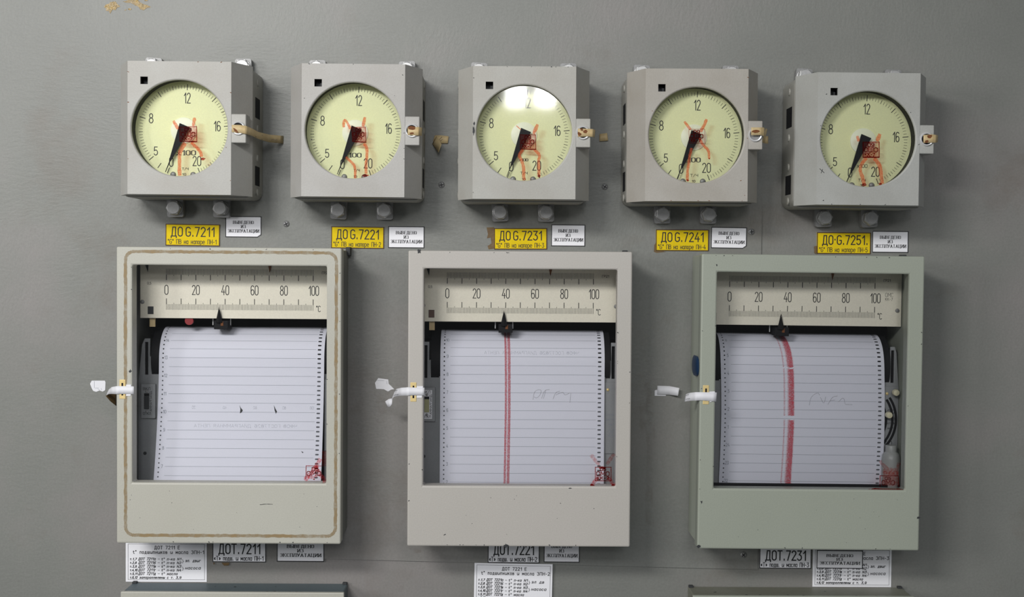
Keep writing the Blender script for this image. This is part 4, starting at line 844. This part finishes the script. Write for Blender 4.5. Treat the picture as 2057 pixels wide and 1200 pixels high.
def table(i):
    c = [[(237, 884), (702, 886), (235, 1112)], [(496, 1004), (944, 1012), (490, 1228)], [(880, 905), (1354, 908), (876, 1138)]][i]
    z = ['7211', '7221', '7231'][i]
    def draw(m, w, h, n):
        m.rect_line(-w + 2.6, w - 2.4, -h + 2.4, h - 2.2, .32, n)
        Y = lambda q: h - q * 2 * h
        text(m, 'ДОТ %s Е' % z, -w * .29, w * .33, Y(.175), h * .155, .6, n, gap=2.6); text(m, 't° подшипников и масла ЗПН-%d' % (i + 1), -w * .82, w * .93, Y(.29), h * .155, .6, n, gap=2.6)
        rows = [('т.1,7', 'ДОТ %sа' % z, 't° п-ка N1'), ('т.2,8', 'ДОТ %sб' % z, 't° п-ка N2'), ('т.3,9', 'ДОТ %sв' % z, 't° п-ка N3'), ('т.4,10', 'ДОТ %sг' % z, 't° п-ка N4'), ('т.5,11', 'ДОТ %sд' % z, 't° масла'), ('т.6,12', '', 'запараллелены с т. 3,9')]
        for q, (a, b, c2) in enumerate(rows):
            y = Y(.455 + .0925 * q); hh = h * .125; kw = dict(shear=.25, gap=2.4)
            text(m, a, -w * .90, -w * (.74 if q < 3 else .72), y, hh * .85, .6, n, **kw)
            if b: text(m, b, -w * .69, -w * .27, y, hh, .6, n, **kw); text(m, '-', -w * .21, -w * .16, y, hh, .45, n); text(m, c2, -w * .12, w * (.36 if q < 4 else .27), y, hh * .9, .58, n, **kw)
            else: text(m, c2, -w * .66, w * .36, y, hh * .85, .6, n, **kw)
        for v0, tx in ((.50, 'эл. двиг' if i != 1 else 'эл дв'), (.685, 'насоса')):
            text(m, '}', w * .39, w * .43, Y(v0 + .02), h * .14, .4, n); text(m, tx, w * .47, w * (.84 if not (i == 1 and 'дв' in tx) else .78), Y(v0 - .005), h * .13, .58, n, shear=.25, gap=2.4)
    sign('table_plate', M_WHITE, None, [zB[i](*q) for q in c], [.05, 2.6, .05][i], ['white plate of handwritten lines about 7211 hanging below the cream recorder', 'white plate of handwritten lines about 7221, at the lower picture edge below the beige recorder', 'white plate of handwritten lines about 7231, partly covered by a label'][i], 'plate', 'lettered white plates under the recorders', draw, t=.6)
for i in range(3): table(i)

# ------------------------------------------------------------------ paper seals
def strip(name, rows, z, mat, label, group, stains=(), stain_n=None, writing=(), extra=None, flats=()):
    """rows: ((x, y) upper edge, (x, y) lower edge, n) along the strip"""
    x0, z0 = at(*z(*rows[0][0]), rows[0][2]); fr = Frame(x0, z0); root = thing(name, fr, label, 'paper seal', group)
    def fine(rr):
        out = []
        for a, b in zip(rr, rr[1:]):
            for k in range(4):
                t = k / 4; out.append(tuple((a[j][0] + (b[j][0] - a[j][0]) * t, a[j][1] + (b[j][1] - a[j][1]) * t) for j in (0, 1)) + (a[2] + (b[2] - a[2]) * t,))
        return out + [rr[-1]]
    def mesh(rr, nm, mt, par):
        m = MB(); ids = []
        for a, b, n in fine(rr): ids.append([m.p(*fr.loc(*z(*a), n), n), m.p(*fr.loc(*z(*b), n), n)])
        for p, q in zip(ids, ids[1:]): m.face((p[0], q[0], q[1], p[1]))
        return m.build(nm, mt, par, thick=.18, smooth_angle=70)
    body = mesh(rows, 'strip', mat, root)
    for pts, n in flats:
        m = MB(); m.plate([fr.loc(*z(*p), n) for p in pts], [], n - .3, n); m.build('paper_scrap', mat, root)
    if extra: mesh(extra[0], 'strip_underside', extra[1], root)
    if stains:
        m = MB()
        for x, y, a, b, ro in stains:
            u, v = fr.loc(*z(x, y), stain_n); k = 1.93 * extra_scale(z); m.blob(u, v, a / k, b / k, stain_n + .25, rot=ro)
        o = m.build('rust_stain', M_RUST, root); o['label'] = 'rusty brown stain'
    if writing:
        m = MB()
        for l, n in writing: m.brush([fr.loc(*z(*p), n) for p in l], .35, n + .2)
        m.build('pen_marking', M_PRINT, root)
    return root
def extra_scale(z): return 1.0 / (z(1, 0)[0] - z(0, 0)[0])
SG = 'cream paper seals on the gauge locks'
strip('seal_strip', [((340, 410), (340, 610), 95.9), ((560, 415), (560, 630), 96.1), ((720, 440), (720, 655), 95.5), ((880, 510), (880, 705), 84), ((1060, 605), (1050, 790), 62), ((1350, 675), (1340, 880), 28), ((1725, 708), (1715, 915), 1.2)], zoomer(13.333, 440, 220), M_TAPE,
      'long cream paper strip from the lock of gauge 7211 to the wall', SG, stains=[(450, 565, 90, 34, -.75)], stain_n=95.95,
      writing=[([(890, 640), (940, 690), (1010, 745)], 72), ([(1070, 660), (1120, 680), (1170, 690)], 52), ([(1060, 770), (1110, 790), (1165, 800)], 52), ([(1340, 790), (1380, 760), (1400, 830), (1450, 790), (1500, 830), (1560, 810)], 24)])
strip('seal_strip', [((205, 395), (205, 560), 95.9), ((380, 385), (380, 570), 96.1), ((450, 385), (440, 570), 95.8), ((522, 402), (515, 578), 88)], zoomer(10.9, 800, 220), M_TAPE, 'short cream paper seal torn off at the lock of gauge 7221', SG, stains=[(295, 405, 78, 38, 0), (295, 525, 44, 24, .1)], stain_n=96.0)
strip('seal_scrap', [((800, 565), (760, 700), 2.2), ((930, 565), (930, 742), 2.2), ((1105, 588), (1085, 742), 2.2)], zoomer(10.9, 800, 220), M_TAPE, 'folded cream paper scrap on the bare wall between gauges 7221 and 7231', 'cream paper scraps on the wall',
      extra=([((835, 590), (745, 750), 3), ((900, 680), (820, 850), 10), ((948, 762), (880, 948), 18)], M_TAPE), writing=[([(900, 660), (930, 630), (960, 600)], 2.4), ([(920, 690), (980, 650)], 2.4)])
strip('seal_strip', [((312, 425), (312, 680), 95.9), ((600, 432), (600, 662), 96.1), ((760, 440), (760, 678), 95), ((838, 465), (812, 700), 86)], zoomer(15, 1140, 230), M_TAPE, 'cream paper seal with rust spots across the lock of gauge 7231', SG, stains=[(430, 460, 44, 36, -.6), (535, 520, 62, 54, 0), (360, 590, 62, 46, -1.0)], stain_n=96.0)
strip('seal_scrap', [((965, 590), (960, 810), 2.2), ((1195, 560), (1225, 790), 2.2)], zoomer(15, 1140, 230), M_TAPE, 'small square cream paper scrap on the wall between gauges 7231 and 7241', 'cream paper scraps on the wall')
strip('seal_strip', [((285, 390), (285, 628), 98.5), ((570, 390), (575, 622), 98.5), ((665, 395), (680, 660), 95), ((700, 420), (705, 640), 84)], zoomer(15, 1490, 230), M_TAPE, 'cream paper seal curling off the lock of gauge 7241, chrome ring showing below', SG, stains=[(415, 510, 112, 52, 0)], stain_n=98.6,
      extra=([((735, 420), (610, 820), 78), ((770, 450), (660, 870), 70), ((690, 655), (680, 870), 66), ((800, 655), (795, 885), 60)], M_TAPE))
strip('seal_strip', [((500, 430), (500, 745), 95.9), ((840, 400), (840, 735), 96.1), ((1000, 420), (1000, 735), 95), ((1085, 445), (1070, 720), 84)], zoomer(20, 1830, 250), M_TAPE, 'cream paper seal with dark rust spots on the lock of gauge 7251', SG, stains=[(740, 485, 110, 70, 0), (620, 690, 80, 55, .2)], stain_n=96.0)
RG = 'white paper seals on the recorder doors'
z = zoomer(13.333, 170, 740)
strip('door_seal', [((1320, 490), (1318, 695), 81.2), ((1100, 480), (1100, 690), 81.2), ((860, 482), (860, 690), 81.4), ((730, 505), (740, 690), 76), ((650, 570), (640, 695), 66), ((615, 640), (575, 735), 58)], z, M_TAPEW, 'white paper seal over the keyhole of the cream recorder, brown inside showing', RG,
      extra=([((610, 650), (565, 745), 57.5), ((720, 690), (690, 890), 50), ((850, 700), (850, 1015), 40)], M_GLUE), flats=[([(1110, 440), (1110, 745), (1235, 740), (1245, 440)][::1], 80.75)])
def scrap(pts, z, n, label, group, lines=()):
    x0, z0 = at(*z(*pts[0]), n); fr = Frame(x0, z0); root = thing('torn_paper', fr, label, 'paper scrap', group)
    MB().plate([fr.loc(*z(*p), n) for p in pts], [], n - .35, n).build('paper', M_TAPEW, root)
    m = MB()
    for l in lines: m.brush([fr.loc(*z(*p), n) for p in l], .3, n + .12)
    if lines: m.build('crease_marking', M_GREYPRINT, root)
scrap([(145, 420), (190, 335), (540, 335), (560, 380), (550, 590), (485, 628), (400, 600), (310, 635), (230, 610), (190, 540)], z, .45, 'torn white paper on the wall beside the cream recorder', 'torn white paper on the wall', [[(258, 345), (258, 530)], [(270, 535), (380, 530)], [(345, 550), (410, 590)], [(440, 540), (460, 590)]])
z = zoomer(10.9, 740, 750)
strip('door_seal', [((1228, 320), (1225, 490), 81.2), ((1000, 315), (1000, 485), 81.2), ((865, 310), (865, 490), 81.4), ((720, 320), (725, 492), 75), ((615, 345), (620, 505), 64), ((565, 420), (560, 522), 58), ((532, 510), (525, 560), 54), ((520, 552), (515, 680), 50), ((440, 570), (470, 738), 46), ((365, 622), (418, 742), 42)], z, M_TAPEW, 'white paper seal with a loose curled tail over the keyhole of the beige recorder', RG,
      flats=[([(1060, 285), (1060, 540), (1170, 540), (1195, 285)], 80.75)], writing=[([(575, 400), (600, 375), (635, 370)], 66), ([(555, 490), (600, 470), (690, 455)], 68)])
scrap([(145, 215), (215, 110), (435, 140), (445, 235), (500, 285), (565, 352), (500, 362), (430, 402), (335, 352), (170, 345)], z, PT + .45, 'torn white paper on the wall beside the beige recorder', 'torn white paper on the wall', [[(190, 160), (350, 165)], [(400, 170), (410, 240)]])
z = zoomer(9.23, 1300, 700)
strip('door_seal', [((1290, 820), (1280, 990), 81.2), ((1000, 815), (1000, 965), 81.2), ((900, 815), (900, 970), 79), ((800, 825), (790, 975), 70), ((715, 852), (685, 992), 60)], z, M_TAPEW, 'white paper seal over the keyhole of the green-grey recorder', RG, flats=[([(1150, 805), (1160, 1000), (1250, 975), (1255, 800)], 80.75)],
      writing=[([(715, 880), (760, 855), (780, 860)], 67), ([(710, 950), (770, 930), (845, 935)], 70)])
strip('torn_paper', [((190, 695), (185, 862), 2.4), ((410, 702), (400, 862), 4), ((596, 738), (572, 882), 10)], z, M_TAPEW, 'torn white paper sticking off the wall beside the green-grey recorder', 'torn white paper on the wall', flats=[([(140, 785), (175, 770), (350, 865), (345, 885), (140, 882)], PT + .4)])
